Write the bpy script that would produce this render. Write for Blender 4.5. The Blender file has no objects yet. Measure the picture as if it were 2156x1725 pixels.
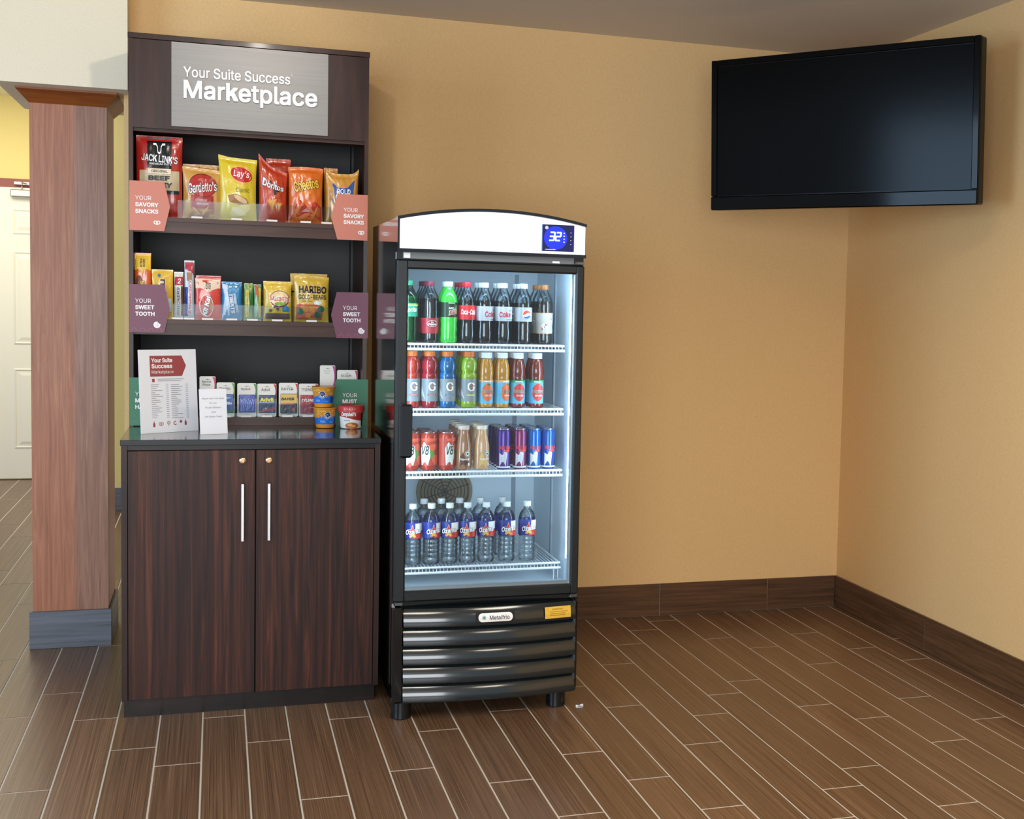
import bpy, math, random
from mathutils import Vector, Matrix

# ---------------------------------------------------------------- camera, world, light, exposure
S = bpy.context.scene
COL = S.collection
W_, H_ = 2156, 1725
YAW, PIT, ROL, FPX, CXP, CYP = .3397, -.0687, -.0263, 2804.44, 1446.83, 834.44
EYE = Vector((0, 0, 1.5))
_f = Vector((math.sin(YAW) * math.cos(PIT), math.cos(YAW) * math.cos(PIT), math.sin(PIT)))
_r = Vector((math.cos(YAW), -math.sin(YAW), 0))
_d = _f.cross(_r)
RIGHT = _r * math.cos(ROL) + _d * math.sin(ROL)
DOWN = -_r * math.sin(ROL) + _d * math.cos(ROL)
FWD = _f
cd = bpy.data.cameras.new('camera')
cd.sensor_fit = 'HORIZONTAL'
cd.sensor_width = 36
cd.lens = FPX / W_ * 36
cd.shift_x = (W_ / 2 - CXP) / W_
cd.shift_y = (CYP - H_ / 2) / W_
cd.clip_start = .05
cam = bpy.data.objects.new('camera', cd)
COL.objects.link(cam)
_m = Matrix((RIGHT, -DOWN, -FWD)).transposed().to_4x4()
_m.translation = EYE
cam.matrix_world = _m
S.camera = cam

S.view_settings.view_transform = 'Standard'
S.view_settings.look = 'None'
S.view_settings.exposure = 0.2
S.view_settings.gamma = 1
S.view_settings.use_curve_mapping = False
S.cycles.transparent_max_bounces = 24
S.cycles.max_bounces = 6
S.cycles.adaptive_threshold = .02

wd = bpy.data.worlds.new('world')
S.world = wd
wd.use_nodes = True
bg = wd.node_tree.nodes['Background']
bg.inputs[0].default_value = (.80, .90, 1.0, 1)
bg.inputs[1].default_value = .55


def area(name, loc, look, sx, sy, power, col):
    l = bpy.data.lights.new(name, 'AREA')
    l.shape = 'RECTANGLE'
    l.size, l.size_y, l.energy, l.color = sx, sy, power, col
    o = bpy.data.objects.new(name, l)
    COL.objects.link(o)
    o.location = loc
    o.rotation_euler = (Vector(look) - Vector(loc)).to_track_quat('-Z', 'Y').to_euler()
    return o


area('lobby_window_light', (-3.6, 2.7, 1.6), (1, 4.2, 1.2), 2.0, 2.1, 95, (.48, .72, 1))
area('front_window_light', (-1.2, -2.4, 1.55), (.8, 5, 1.2), 3.4, 2.0, 185, (.93, .97, 1))
area('hall_light', (-1.7, 9.9, 2.9), (-1.7, 10.1, 0), 1.4, 1.4, 45, (1, .95, .84))


def downlight(name, x, y, power, r=.05, col=(1, .90, .74)):
    """recessed ceiling lamp"""
    l = bpy.data.lights.new(name, 'SPOT')
    l.energy, l.color, l.shadow_soft_size = power, col, r
    l.spot_size, l.spot_blend = math.radians(165), .6
    o = bpy.data.objects.new(name, l)
    COL.objects.link(o)
    o.location = (x, y, 2.69)


l = bpy.data.lights.new('ceiling_lamp', 'SPOT')
l.energy, l.color, l.shadow_soft_size = 22, (1, .93, .82), .03
l.spot_size, l.spot_blend = math.radians(86), .5
o = bpy.data.objects.new('ceiling_lamp', l)
COL.objects.link(o)
o.location = (.18, 4.2, 2.66)
o.rotation_euler = (Vector((-.35, 5.6, 2.1)) - Vector(o.location)).to_track_quat('-Z', 'Y').to_euler()
downlight('ceiling_lamp', 1.5, 3.3, 75, .35)
downlight('ceiling_lamp', .3, 2.5, 75, .35)
downlight('ceiling_lamp', 1.7, 1.2, 75, .35)


# ---------------------------------------------------------------- measuring and tagging helpers
def at(u, v, x=None, y=None, z=None):
    """the point of the room seen at photo pixel (u, v) on a known wall, shelf front or floor plane"""
    d = RIGHT * ((u - CXP) / FPX) + DOWN * ((v - CYP) / FPX) + FWD
    k = (x - EYE.x) / d.x if x is not None else (y - EYE.y) / d.y if y is not None else (z - EYE.z) / d.z
    return EYE + d * k


def tag(o, label=None, cat=None, group=None, kind=None):
    if label: o['label'] = label
    if cat: o['category'] = cat
    if group: o['group'] = group
    if kind: o['kind'] = kind
    return o


def thing(name, label, cat, loc=(0, 0, 0), rz=0, group=None, kind=None):
    o = bpy.data.objects.new(name, None)
    COL.objects.link(o)
    o.location = loc
    o.rotation_euler = (0, 0, rz)
    o.empty_display_size = .05
    return tag(o, label, cat, group, kind)


def root_of(o):
    while o.parent: o = o.parent
    return o


def dup(o, parent=None):
    c = o.copy()
    COL.objects.link(c)
    if parent: c.parent = parent
    for ch in list(o.children): dup(ch, c)
    return c


# ---------------------------------------------------------------- materials
def lin(h):
    if not isinstance(h, str): return tuple(h) + (1,)
    h = h.lstrip('#')
    return tuple(((c / 12.92) if c <= .04045 else ((c + .055) / 1.055) ** 2.4) for c in (int(h[i:i + 2], 16) / 255 for i in (0, 2, 4))) + (1,)


_M = {}


def M(name, col='#808080', rough=.5, metal=0, emit=0, coat=0, spec=.5, bump=None, sss=0):
    if name in _M: return _M[name]
    m = bpy.data.materials.new(name)
    m.use_nodes = True
    nt = m.node_tree
    b = nt.nodes['Principled BSDF']
    c = lin(col)
    b.inputs['Base Color'].default_value = c
    b.inputs['Roughness'].default_value = rough
    b.inputs['Metallic'].default_value = metal
    b.inputs['Coat Weight'].default_value = coat
    b.inputs['Coat Roughness'].default_value = .08
    b.inputs['Specular IOR Level'].default_value = spec
    if emit:
        b.inputs['Emission Color'].default_value = c
        b.inputs['Emission Strength'].default_value = emit
    if bump:
        tc = nt.nodes.new('ShaderNodeTexCoord')
        n = nt.nodes.new('ShaderNodeTexNoise')
        n.inputs['Scale'].default_value = bump[0]
        n.inputs['Detail'].default_value = 4
        bp = nt.nodes.new('ShaderNodeBump')
        bp.inputs['Strength'].default_value = bump[1]
        bp.inputs['Distance'].default_value = bump[2] if len(bump) > 2 else .002
        nt.links.new(tc.outputs['Object'], n.inputs['Vector'])
        nt.links.new(n.outputs['Fac'], bp.inputs['Height'])
        nt.links.new(bp.outputs['Normal'], b.inputs['Normal'])
    _M[name] = m
    return m


def ink(h, rough=.38):
    return M('print_' + h.lstrip('#') + ('' if rough == .38 else '_%d' % int(rough * 100)), h, rough)


def foil(h, rough=.24):
    return M('foil_' + h.lstrip('#'), h, rough, 0, 0, .6, .6, (55, .35, .004))


def thin(name, col, ior=1.45, rough=.02, fresnel=1.0, base=0.0):
    """a clear thin sheet: part mirror by its Fresnel term, the rest see-through"""
    if name in _M: return _M[name]
    m = bpy.data.materials.new(name)
    m.use_nodes = True
    nt = m.node_tree
    nt.nodes.remove(nt.nodes['Principled BSDF'])
    out = nt.nodes['Material Output']
    t = nt.nodes.new('ShaderNodeBsdfTransparent')
    t.inputs[0].default_value = lin(col)
    g = nt.nodes.new('ShaderNodeBsdfGlossy')
    g.inputs['Roughness'].default_value = rough
    f = nt.nodes.new('ShaderNodeFresnel')
    f.inputs['IOR'].default_value = ior
    ma = nt.nodes.new('ShaderNodeMath')
    ma.operation = 'MULTIPLY_ADD'
    ma.inputs[1].default_value = fresnel
    ma.inputs[2].default_value = base
    ma.use_clamp = True
    mx = nt.nodes.new('ShaderNodeMixShader')
    nt.links.new(f.outputs[0], ma.inputs[0])
    nt.links.new(ma.outputs[0], mx.inputs[0])
    nt.links.new(t.outputs[0], mx.inputs[1])
    nt.links.new(g.outputs[0], mx.inputs[2])
    nt.links.new(mx.outputs[0], out.inputs[0])
    _M[name] = m
    return m


def grain(name, cols, scale, rough=.35, coat=0, detail=6, vary=0, bump=.06, dist=.6, band=None, rnd=(1.3, 7.1, 3.7)):
    """streaky wood or wood-look tile: stretched noise through a colour ramp, shifted per object"""
    m = bpy.data.materials.new(name)
    m.use_nodes = True
    nt = m.node_tree
    L = nt.links.new
    b = nt.nodes['Principled BSDF']
    tc = nt.nodes.new('ShaderNodeTexCoord')
    oi = nt.nodes.new('ShaderNodeObjectInfo')
    vm = nt.nodes.new('ShaderNodeVectorMath')
    vm.operation = 'MULTIPLY_ADD'
    cv = nt.nodes.new('ShaderNodeCombineXYZ')
    for i in range(3): L(oi.outputs['Random'], cv.inputs[i])
    vm.inputs[1].default_value = rnd
    L(cv.outputs[0], vm.inputs[0])
    L(tc.outputs['Object'], vm.inputs[2])
    mp = nt.nodes.new('ShaderNodeMapping')
    mp.inputs['Scale'].default_value = scale
    L(vm.outputs[0], mp.inputs['Vector'])
    n = nt.nodes.new('ShaderNodeTexNoise')
    n.inputs['Scale'].default_value = 1
    n.inputs['Detail'].default_value = detail
    n.inputs['Roughness'].default_value = .62
    n.inputs['Distortion'].default_value = dist
    L(mp.outputs[0], n.inputs['Vector'])
    r = nt.nodes.new('ShaderNodeValToRGB')
    e = r.color_ramp.elements
    while len(e) < len(cols): e.new(.5)
    for k, (p, c) in enumerate(cols):
        e[k].position = p
        e[k].color = lin(c)
    L(n.outputs['Fac'], r.inputs['Fac'])
    src = r.outputs['Color']
    if vary:
        hs = nt.nodes.new('ShaderNodeHueSaturation')
        mr = nt.nodes.new('ShaderNodeMapRange')
        mr.inputs['To Min'].default_value = 1 - vary
        mr.inputs['To Max'].default_value = 1 + vary
        L(oi.outputs['Random'], mr.inputs['Value'])
        L(mr.outputs[0], hs.inputs['Value'])
        L(src, hs.inputs['Color'])
        src = hs.outputs['Color']
    L(src, b.inputs['Base Color'])
    b.inputs['Roughness'].default_value = rough
    b.inputs['Coat Weight'].default_value = coat
    b.inputs['Coat Roughness'].default_value = .12
    if bump:
        bp = nt.nodes.new('ShaderNodeBump')
        bp.inputs['Strength'].default_value = bump
        bp.inputs['Distance'].default_value = .002
        L(n.outputs['Fac'], bp.inputs['Height'])
        L(bp.outputs['Normal'], b.inputs['Normal'])
    _M[name] = m
    return m


# ---------------------------------------------------------------- mesh builder
class MB:
    def __init__(s):
        s.v, s.f = [], []

    def add(s, v, f):
        k = len(s.v)
        s.v += [tuple(p) for p in v]
        s.f += [tuple(i + k for i in q) for q in f]
        return s

    def box(s, x0, x1, y0, y1, z0, z1, ch=0):
        """a box; ch chamfers every edge"""
        if not ch:
            return s.add([(x, y, z) for z in (z0, z1) for y in (y0, y1) for x in (x0, x1)],
                         [(0, 2, 3, 1), (4, 5, 7, 6), (0, 1, 5, 4), (2, 6, 7, 3), (0, 4, 6, 2), (1, 3, 7, 5)])
        c = min(ch, (x1 - x0) / 2.01, (y1 - y0) / 2.01, (z1 - z0) / 2.01)
        vs, ix = [], {}
        X, Y, Z = (x0, x1), (y0, y1), (z0, z1)
        for i in (0, 1):
            for j in (0, 1):
                for k in (0, 1):
                    dx, dy, dz = (c, -c)[i], (c, -c)[j], (c, -c)[k]
                    for a, p in (('x', (X[i], Y[j] + dy, Z[k] + dz)), ('y', (X[i] + dx, Y[j], Z[k] + dz)), ('z', (X[i] + dx, Y[j] + dy, Z[k]))):
                        ix[i, j, k, a] = len(vs)
                        vs.append(p)
        fs = []
        cyc = ((0, 0), (1, 0), (1, 1), (0, 1))
        for t in (0, 1):
            q = [ix[t, a, b, 'x'] for a, b in cyc]; fs.append(q if t else q[::-1])
            q = [ix[a, t, b, 'y'] for a, b in cyc]; fs.append(q[::-1] if t else q)
            q = [ix[a, b, t, 'z'] for a, b in cyc]; fs.append(q if t else q[::-1])
        for a in (0, 1):
            for b in (0, 1):
                fs.append([ix[a, b, 0, 'x'], ix[a, b, 1, 'x'], ix[a, b, 1, 'y'], ix[a, b, 0, 'y']])
                fs.append([ix[a, 0, b, 'x'], ix[a, 1, b, 'x'], ix[a, 1, b, 'z'], ix[a, 0, b, 'z']])
                fs.append([ix[0, a, b, 'y'], ix[1, a, b, 'y'], ix[1, a, b, 'z'], ix[0, a, b, 'z']])
                for k in (0, 1): fs.append([ix[a, b, k, 'x'], ix[a, b, k, 'y'], ix[a, b, k, 'z']])
        cen = Vector(((x0 + x1) / 2, (y0 + y1) / 2, (z0 + z1) / 2))
        out = []
        for q in fs:
            p = [Vector(vs[i]) for i in q]
            nrm = (p[1] - p[0]).cross(p[2] - p[0])
            out.append(q if nrm.dot(sum(p, Vector()) / len(p) - cen) > 0 else q[::-1])
        return s.add(vs, out)

    def prism(s, pts, a0, a1, axis='y'):
        """2-D outline (x, z) swept along y from a0 to a1 (axis 'y'), or (x, y) along z, or (y, z) along x"""
        mk = {'y': lambda p, a: (p[0], a, p[1]), 'z': lambda p, a: (p[0], p[1], a), 'x': lambda p, a: (a, p[0], p[1])}[axis]
        n = len(pts)
        ar = sum(pts[i][0] * pts[(i + 1) % n][1] - pts[(i + 1) % n][0] * pts[i][1] for i in range(n))
        if ar < 0: pts = pts[::-1]
        v = [mk(p, a0) for p in pts] + [mk(p, a1) for p in pts]
        f = [tuple(range(n)), tuple(range(2 * n - 1, n - 1, -1))] + [(i, i + n, (i + 1) % n + n, (i + 1) % n) for i in range(n)]
        if axis != 'y': f = [q[::-1] for q in f]
        return s.add(v, f)

    def lathe(s, prof, n=24, c=(0, 0), cap=True):
        """profile of (radius, height) turned about a vertical axis"""
        v, f = [], []
        for r, z in prof:
            for i in range(n):
                a = 2 * math.pi * i / n
                v.append((c[0] + r * math.cos(a), c[1] + r * math.sin(a), z))
        for j in range(len(prof) - 1):
            for i in range(n):
                k = (i + 1) % n
                f.append((j * n + i, j * n + k, (j + 1) * n + k, (j + 1) * n + i))
        if cap:
            f.append(tuple(range(n - 1, -1, -1)))
            f.append(tuple((len(prof) - 1) * n + i for i in range(n)))
        return s.add(v, f)

    def tube(s, path, r, n=8, closed=False):
        P = [Vector(p) for p in path]
        m = len(P)
        v, f = [], []
        for i, p in enumerate(P):
            a = P[(i - 1) % m] if closed or i else P[0]
            b = P[(i + 1) % m] if closed or i < m - 1 else P[-1]
            t = (b - a).normalized()
            up = Vector((0, 0, 1)) if abs(t.z) < .9 else Vector((1, 0, 0))
            e1 = t.cross(up).normalized()
            e2 = t.cross(e1)
            for k in range(n):
                an = 2 * math.pi * k / n
                v.append(p + (e1 * math.cos(an) + e2 * math.sin(an)) * r)
        for i in range(m if closed else m - 1):
            for k in range(n):
                a, b, c2, d = i * n + k, i * n + (k + 1) % n, ((i + 1) % m) * n + (k + 1) % n, ((i + 1) % m) * n + k
                f.append((a, d, c2, b))
        if not closed: f += [tuple(range(n)), tuple(range(m * n - 1, (m - 1) * n - 1, -1))]
        return s.add(v, f)

    def grid(s, fn, nx, ny, flip=False):
        v = [fn(i / nx, j / ny) for j in range(ny + 1) for i in range(nx + 1)]
        f = []
        for j in range(ny):
            for i in range(nx):
                a = j * (nx + 1) + i
                q = (a, a + 1, a + nx + 2, a + nx + 1)
                f.append(q[::-1] if flip else q)
        return s.add(v, f)


def obj(name, mb, mat, parent=None, smooth=False, world=False):
    me = bpy.data.meshes.new(name)
    v = mb.v
    if world and parent:
        o0 = root_of(parent).location
        v = [(p[0] - o0[0], p[1] - o0[1], p[2] - o0[2]) for p in v]
    me.from_pydata(v, [], mb.f)
    if smooth:
        me.polygons.foreach_set('use_smooth', [True] * len(me.polygons))
        if smooth != 2:
            try: me.set_sharp_from_angle(angle=math.radians(38))
            except Exception: pass
    me.materials.append(_M[mat] if isinstance(mat, str) else mat)
    me.update()
    o = bpy.data.objects.new(name, me)
    COL.objects.link(o)
    if parent: o.parent = parent
    return o


def box(name, mat, parent, x0, x1, y0, y1, z0, z1, ch=0, world=True):
    return obj(name, MB().box(x0, x1, y0, y1, z0, z1, ch), mat, parent, False, world)


# ---------------------------------------------------------------- flat print on surfaces
_T = {}
try:
    FONT = bpy.data.fonts.load(bpy.utils.system_resource('DATAFILES', path='fonts') + '/Inter.woff2')
except Exception:
    FONT = None



def _mesh(t):
    cu = bpy.data.curves.new('t', 'FONT')
    cu.body = t
    if FONT: cu.font = FONT
    cu.size = 1
    cu.resolution_u = 3
    ob = bpy.data.objects.new('t', cu)
    me = ob.to_mesh()
    v = [(p.co.x, p.co.y) for p in me.vertices]
    f = [tuple(q.vertices) for q in me.polygons]
    ob.to_mesh_clear()
    bpy.data.objects.remove(ob)
    bpy.data.curves.remove(cu)
    return v, f


def _span(t):
    xs = [p[0] for p in _mesh(t)[0]]
    return max(xs)


_C = {}


def char(ch):
    """one letter: outline triangles and advance width; k and K are drawn from bars"""
    if ch not in _C:
        adv = _span('H' + ch + 'H') - _span('HH')
        if ch == ' ': v, f = [], []
        elif ch in 'kK':
            st = _mesh('i')[0]
            t = (max(p[0] for p in st) - min(p[0] for p in st)) * (.88 if ch == 'k' else .95)
            x0, hl = min(p[0] for p in st), max(p[1] for p in _mesh('h' if ch == 'k' else 'H')[0])
            h = max(p[1] for p in _mesh('x')[0]) if ch == 'k' else hl
            x1, q = adv - .01, t * 1.25
            m = x0 + t
            v = [(x0, 0), (m, 0), (m, hl), (x0, hl),
                 (m, h * .34), (m, h * .34 + q * .95), (x1 - q * 1.15, h), (x1, h),
                 (m + (x1 - m) * .22, h * .52), (m + (x1 - m) * .22 + q * .8, h * .52 + q * .55), (x1 + .005, 0), (x1 - q * 1.05, 0)]
            f = [(0, 1, 2, 3), (4, 7, 6, 5), (8, 11, 10, 9)]
        else: v, f = _mesh(ch)
        _C[ch] = (v, f, adv)
    return _C[ch]


def glyphs(t, bold=0., shear=0., sp=1.):
    k = (t, shear, sp)
    if k not in _T:
        v, f, x = [], [], 0.
        for ch in t:
            cv, cf, adv = char(ch)
            for q in cf:        # triangles kept apart so that overlapping strokes never share a plane
                n = len(v)
                v += [(x + cv[i][0] + shear * cv[i][1], cv[i][1]) for i in q]
                f.append(tuple(range(n, n + len(q))))
            x += adv * sp
        xs, ys = [p[0] for p in v], [p[1] for p in v]
        cx, cy, w, h = (min(xs) + max(xs)) / 2, (min(ys) + max(ys)) / 2, max(xs) - min(xs), max(ys) - min(ys)
        _T[k] = ([((x - cx) / w, (y - cy) / h) for x, y in v], f, w / h, w, h)
    return _T[k]


class Pr:
    """shapes and letters in a surface's own (x, y), later laid on that surface"""

    def __init__(s):
        s.v, s.f, s.z, s.n = [], [], [], 0

    def raw(s, v, f, jit=False):
        k = len(s.v)
        s.v += v
        d = [0.] * len(v)
        if jit:
            for i, q in enumerate(f):
                for j in q: d[j] = (i * 7 % 13) * 2e-6
        s.z += [s.n * 3e-5 + e for e in d]      # each shape a hair above the last, so none coincide
        s.n += 1
        for q in f:
            p = [v[i] for i in q]
            ar = sum(p[i][0] * p[(i + 1) % len(p)][1] - p[(i + 1) % len(p)][0] * p[i][1] for i in range(len(p)))
            s.f.append(tuple(i + k for i in (q if ar >= 0 else q[::-1])))
        return s

    def text(s, t, cx, cy, w=None, h=None, bold=0., shear=0., rot=0., sp=1.):
        v, f, asp, rw, rh = glyphs(t, bold, shear, sp)
        if w is None: w = h * asp
        if h is None: h = w / asp
        c, sn = math.cos(math.radians(rot)), math.sin(math.radians(rot))
        bx, by = bold * w / rw, bold * h / rh       # heavier strokes: the outline laid down several times, a hair apart
        w, h = w - 2 * bx, h - 2 * by
        n = 0 if bold < .004 else 4 if bold < .025 else 8
        for dx, dy in [(0, 0)] + [(bx * math.cos(math.pi * (2 * i + 1) / n), by * math.sin(math.pi * (2 * i + 1) / n)) for i in range(n)]:
            s.raw([(cx + (x * w + dx) * c - (y * h + dy) * sn, cy + (x * w + dx) * sn + (y * h + dy) * c) for x, y in v], f, True)
        return s

    def poly(s, pts, rings=3):
        n = len(pts)
        cx, cy = sum(p[0] for p in pts) / n, sum(p[1] for p in pts) / n
        v = [(cx, cy)] + [(cx + (p[0] - cx) * r / rings, cy + (p[1] - cy) * r / rings) for r in range(1, rings + 1) for p in pts]
        f = [(0, 1 + i, 1 + (i + 1) % n) for i in range(n)]
        for r in range(rings - 1):
            for i in range(n):
                a, b = 1 + r * n, 1 + (r + 1) * n
                f.append((a + i, b + i, b + (i + 1) % n, a + (i + 1) % n))
        return s.raw(v, f)

    def ell(s, cx, cy, rx, ry, n=28, rot=0, rings=3, a0=0, a1=360):
        c, sn = math.cos(math.radians(rot)), math.sin(math.radians(rot))
        pts = []
        for i in range(n):
            a = math.radians(a0 + (a1 - a0) * i / (n if a1 - a0 == 360 else n - 1))
            x, y = rx * math.cos(a), ry * math.sin(a)
            pts.append((cx + x * c - y * sn, cy + x * sn + y * c))
        return s.poly(pts, rings)

    def rect(s, x0, x1, y0, y1, nx=6, ny=6):
        v = [(x0 + (x1 - x0) * i / nx, y0 + (y1 - y0) * j / ny) for j in range(ny + 1) for i in range(nx + 1)]
        return s.raw(v, [(j * (nx + 1) + i, j * (nx + 1) + i + 1, (j + 1) * (nx + 1) + i + 1, (j + 1) * (nx + 1) + i) for j in range(ny) for i in range(nx)])

    def line(s, pts, wd, closed=False):
        n = len(pts)
        L_, R_ = [], []
        for i in range(n):
            a = pts[(i - 1) % n] if closed or i else pts[0]
            b = pts[(i + 1) % n] if closed or i < n - 1 else pts[-1]
            dx, dy = b[0] - a[0], b[1] - a[1]
            l = math.hypot(dx, dy) or 1
            L_.append((pts[i][0] - dy / l * wd / 2, pts[i][1] + dx / l * wd / 2))
            R_.append((pts[i][0] + dy / l * wd / 2, pts[i][1] - dx / l * wd / 2))
        m = n if closed else n - 1
        return s.raw(L_ + R_, [(i, i + n, (i + 1) % n + n, (i + 1) % n) for i in range(m)])

    def ring(s, cx, cy, rx, ry, wd, n=28):
        return s.line([(cx + rx * math.cos(2 * math.pi * i / n), cy + ry * math.sin(2 * math.pi * i / n)) for i in range(n)], wd, True)

    def lay(s, name, mat, parent, surf, eps=.0006):
        mb = MB().add([surf(x, y, eps + d) for (x, y), d in zip(s.v, s.z)], s.f)
        return obj(name, mb, mat, parent)


def flat(y0=0.):
    return lambda x, y, e: (x, y0 - e, y)


def cyl(r, cz=0.):
    return lambda x, y, e: ((r + e) * math.sin(x / r), -(r + e) * math.cos(x / r), y)


def cone(rf):
    """surface of revolution with radius rf(z)"""
    return lambda x, y, e: ((rf(y) + e) * math.sin(x / rf(y)), -(rf(y) + e) * math.cos(x / rf(y)), y)


def pretzel(p, cx, cy, s, wd):
    """a twisted pretzel drawn with three strokes a side"""
    for sg in (-1, 1):
        q = [(sg * (.42 + .5 * math.cos(math.radians(t))), .1 + .48 * math.sin(math.radians(t))) for t in range(150, -81, -23)] + [(sg * .1, -.42), (-sg * .28, .22)]
        p.line([(cx + x * s, cy + y * s) for x, y in q], wd)
        p.line([(cx + sg * .1 * s, cy - .42 * s), (cx + sg * .32 * s, cy - .62 * s)], wd)
    return p


def rrect(x0, x1, y0, y1, r, n=4):
    pts = []
    for cx, cy, a in ((x1 - r, y1 - r, 0), (x0 + r, y1 - r, 90), (x0 + r, y0 + r, 180), (x1 - r, y0 + r, 270)):
        for i in range(n + 1):
            t = math.radians(a + 90 * i / n)
            pts.append((cx + r * math.cos(t), cy + r * math.sin(t)))
    return pts


# ================================================================ STRUCTURE
YW, XR, ZC = 6.019, 2.952, 2.7286          # back wall, right wall, ceiling
random.seed(4)


def wallmat(name, col, col2, rough=.75):
    m = bpy.data.materials.new(name)
    m.use_nodes = True
    nt = m.node_tree
    b = nt.nodes['Principled BSDF']
    tc = nt.nodes.new('ShaderNodeTexCoord')
    n = nt.nodes.new('ShaderNodeTexNoise')
    n.inputs['Scale'].default_value = 300
    n.inputs['Detail'].default_value = 3
    mp = nt.nodes.new('ShaderNodeMapping')
    mp.inputs['Scale'].default_value = (1, 1, .55)
    r = nt.nodes.new('ShaderNodeValToRGB')
    r.color_ramp.elements[0].position = .3
    r.color_ramp.elements[1].position = .7
    r.color_ramp.elements[0].color = lin(col)
    r.color_ramp.elements[1].color = lin(col2)
    bp = nt.nodes.new('ShaderNodeBump')
    bp.inputs['Strength'].default_value = .25
    bp.inputs['Distance'].default_value = .001
    nt.links.new(tc.outputs['Object'], mp.inputs[0])
    nt.links.new(mp.outputs[0], n.inputs['Vector'])
    nt.links.new(n.outputs['Fac'], r.inputs['Fac'])
    nt.links.new(r.outputs[0], b.inputs['Base Color'])
    nt.links.new(n.outputs['Fac'], bp.inputs['Height'])
    nt.links.new(bp.outputs[0], b.inputs['Normal'])
    b.inputs['Roughness'].default_value = rough
    _M[name] = m
    return m


wallmat('wall_vinyl', '#dfb67c', '#e9c28a')
wallmat('wall_cream', '#e6d6b8', '#efe2c8')
wallmat('wall_hall', '#e2cd84', '#e9d690')
wallmat('ceiling_paint', '#cfc6ba', '#d9d0c4')
M('grout', '#cfc5b8', .8)
grain('plank_tile', [(.28, '#3c2a1c'), (.44, '#664a34'), (.56, '#74563e'), (.74, '#98785a')], (300, 1.3, 1), .34, 0, 5, .09, .10, .1)
grain('base_tile', [(.25, '#352214'), (.5, '#573c28'), (.8, '#745236')], (2.2, 2.2, 70), .34, 0, 5, .06, .08, .3)
grain('base_tile_grey', [(.25, '#3c3d42'), (.5, '#575a62'), (.8, '#74777f')], (2.2, 2.2, 80), .4, 0, 5, .04, .08, .3)
grain('oak_red', [(.2, '#74402a'), (.45, '#9c5e40'), (.62, '#ae7050'), (.85, '#c8946f')], (60, 60, 2.2), .42, 0, 7, 0, .12, 1.2)
grain('oak_cap', [(.2, '#6e3410'), (.5, '#8d4a1c'), (.85, '#a45c28')], (3, 40, 40), .45, 0, 6, 0, .1, .8)

# --- floor: grout bed with every wood-look plank tile laid on it
floor = obj('floor', MB().box(-3.2, XR, .6, 11.6, -.05, -.0012), 'grout')
tag(floor, 'brown wood-look plank tile floor with pale grout joints', 'floor', kind='structure')
PW, PL, PX0 = .1409, 1.035, -.6112
PH = {-4: 8.80, -3: 7.40, -2: 5.87, -1: 5.067, 0: 4.301, 1: 4.983, 2: 4.623, 3: 4.431, 4: 4.901, 5: 4.592, 6: 4.02, 7: 4.776, 8: 4.193, 9: 4.561, 10: 4.01,
      11: 3.689, 12: 4.205, 13: 3.921, 14: 3.63, 15: 4.194, 16: 4.491, 17: 3.684, 18: 3.838, 19: 3.462, 20: 4.303, 21: 3.997, 22: 4.493, 23: 4.186, 24: 4.993, 25: 4.3}
_pm = {}


def plank_mesh(w, l):
    k = (round(w, 3), round(l, 3))
    if k not in _pm:
        mb = MB()
        c, x, y = .0010, w / 2 - .0026, l / 2 - .0036
        mb.add([(-x, -y, -.009), (x, -y, -.009), (x, y, -.009), (-x, y, -.009), (-x, -y, -c), (x, -y, -c), (x, y, -c), (-x, y, -c),
                (-x + c, -y + c, 0), (x - c, -y + c, 0), (x - c, y - c, 0), (-x + c, y - c, 0)],
               [(8, 9, 10, 11)] + [(i, (i + 1) % 4, (i + 1) % 4 + 4, i + 4) for i in range(4)] + [(i + 4, (i + 1) % 4 + 4, (i + 1) % 4 + 8, i + 8) for i in range(4)])
        me = bpy.data.meshes.new('plank')
        me.from_pydata(mb.v, [], mb.f)
        me.materials.append(_M['plank_tile'])
        _pm[k] = me
    return _pm[k]


def pix(p):
    d = Vector(p) - EYE
    c = d.dot(FWD)
    if c < .2: return (-9999, -9999)
    return (FPX * d.dot(RIGHT) / c + CXP, FPX * d.dot(DOWN) / c + CYP)


rest = MB()
for i in range(-18, 26):
    x0, x1 = PX0 + i * PW, min(PX0 + (i + 1) * PW, XR - .001)
    if x1 - x0 < .01: continue
    ph = PH.get(i, 4 + random.random())
    ymax = YW - .002 if x0 > -.40 else (11.48 if x0 < -.75 else 9.74)
    k = math.floor((.62 - ph) / PL)
    while ph + k * PL < ymax:
        y0, y1 = max(ph + k * PL, .62), min(ph + (k + 1) * PL, ymax)
        k += 1
        if y1 - y0 < .02: continue
        vis = any(-40 < u < W_ + 40 and 900 < v < H_ + 40 for u, v in (pix((x, y, 0)) for x in (x0, x1) for y in (y0, (y0 + y1) / 2, y1)))
        if vis:
            o = bpy.data.objects.new('plank', plank_mesh(x1 - x0, y1 - y0))
            COL.objects.link(o)
            o.parent = floor
            o.location = ((x0 + x1) / 2, (y0 + y1) / 2, 0)
        else:
            rest.box(x0 + .0026, x1 - .0026, y0 + .0026, y1 - .0026, -.009, 0)
ro = obj('plank_surround', rest, 'plank_tile', floor)
ro['kind'] = 'stuff'

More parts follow.
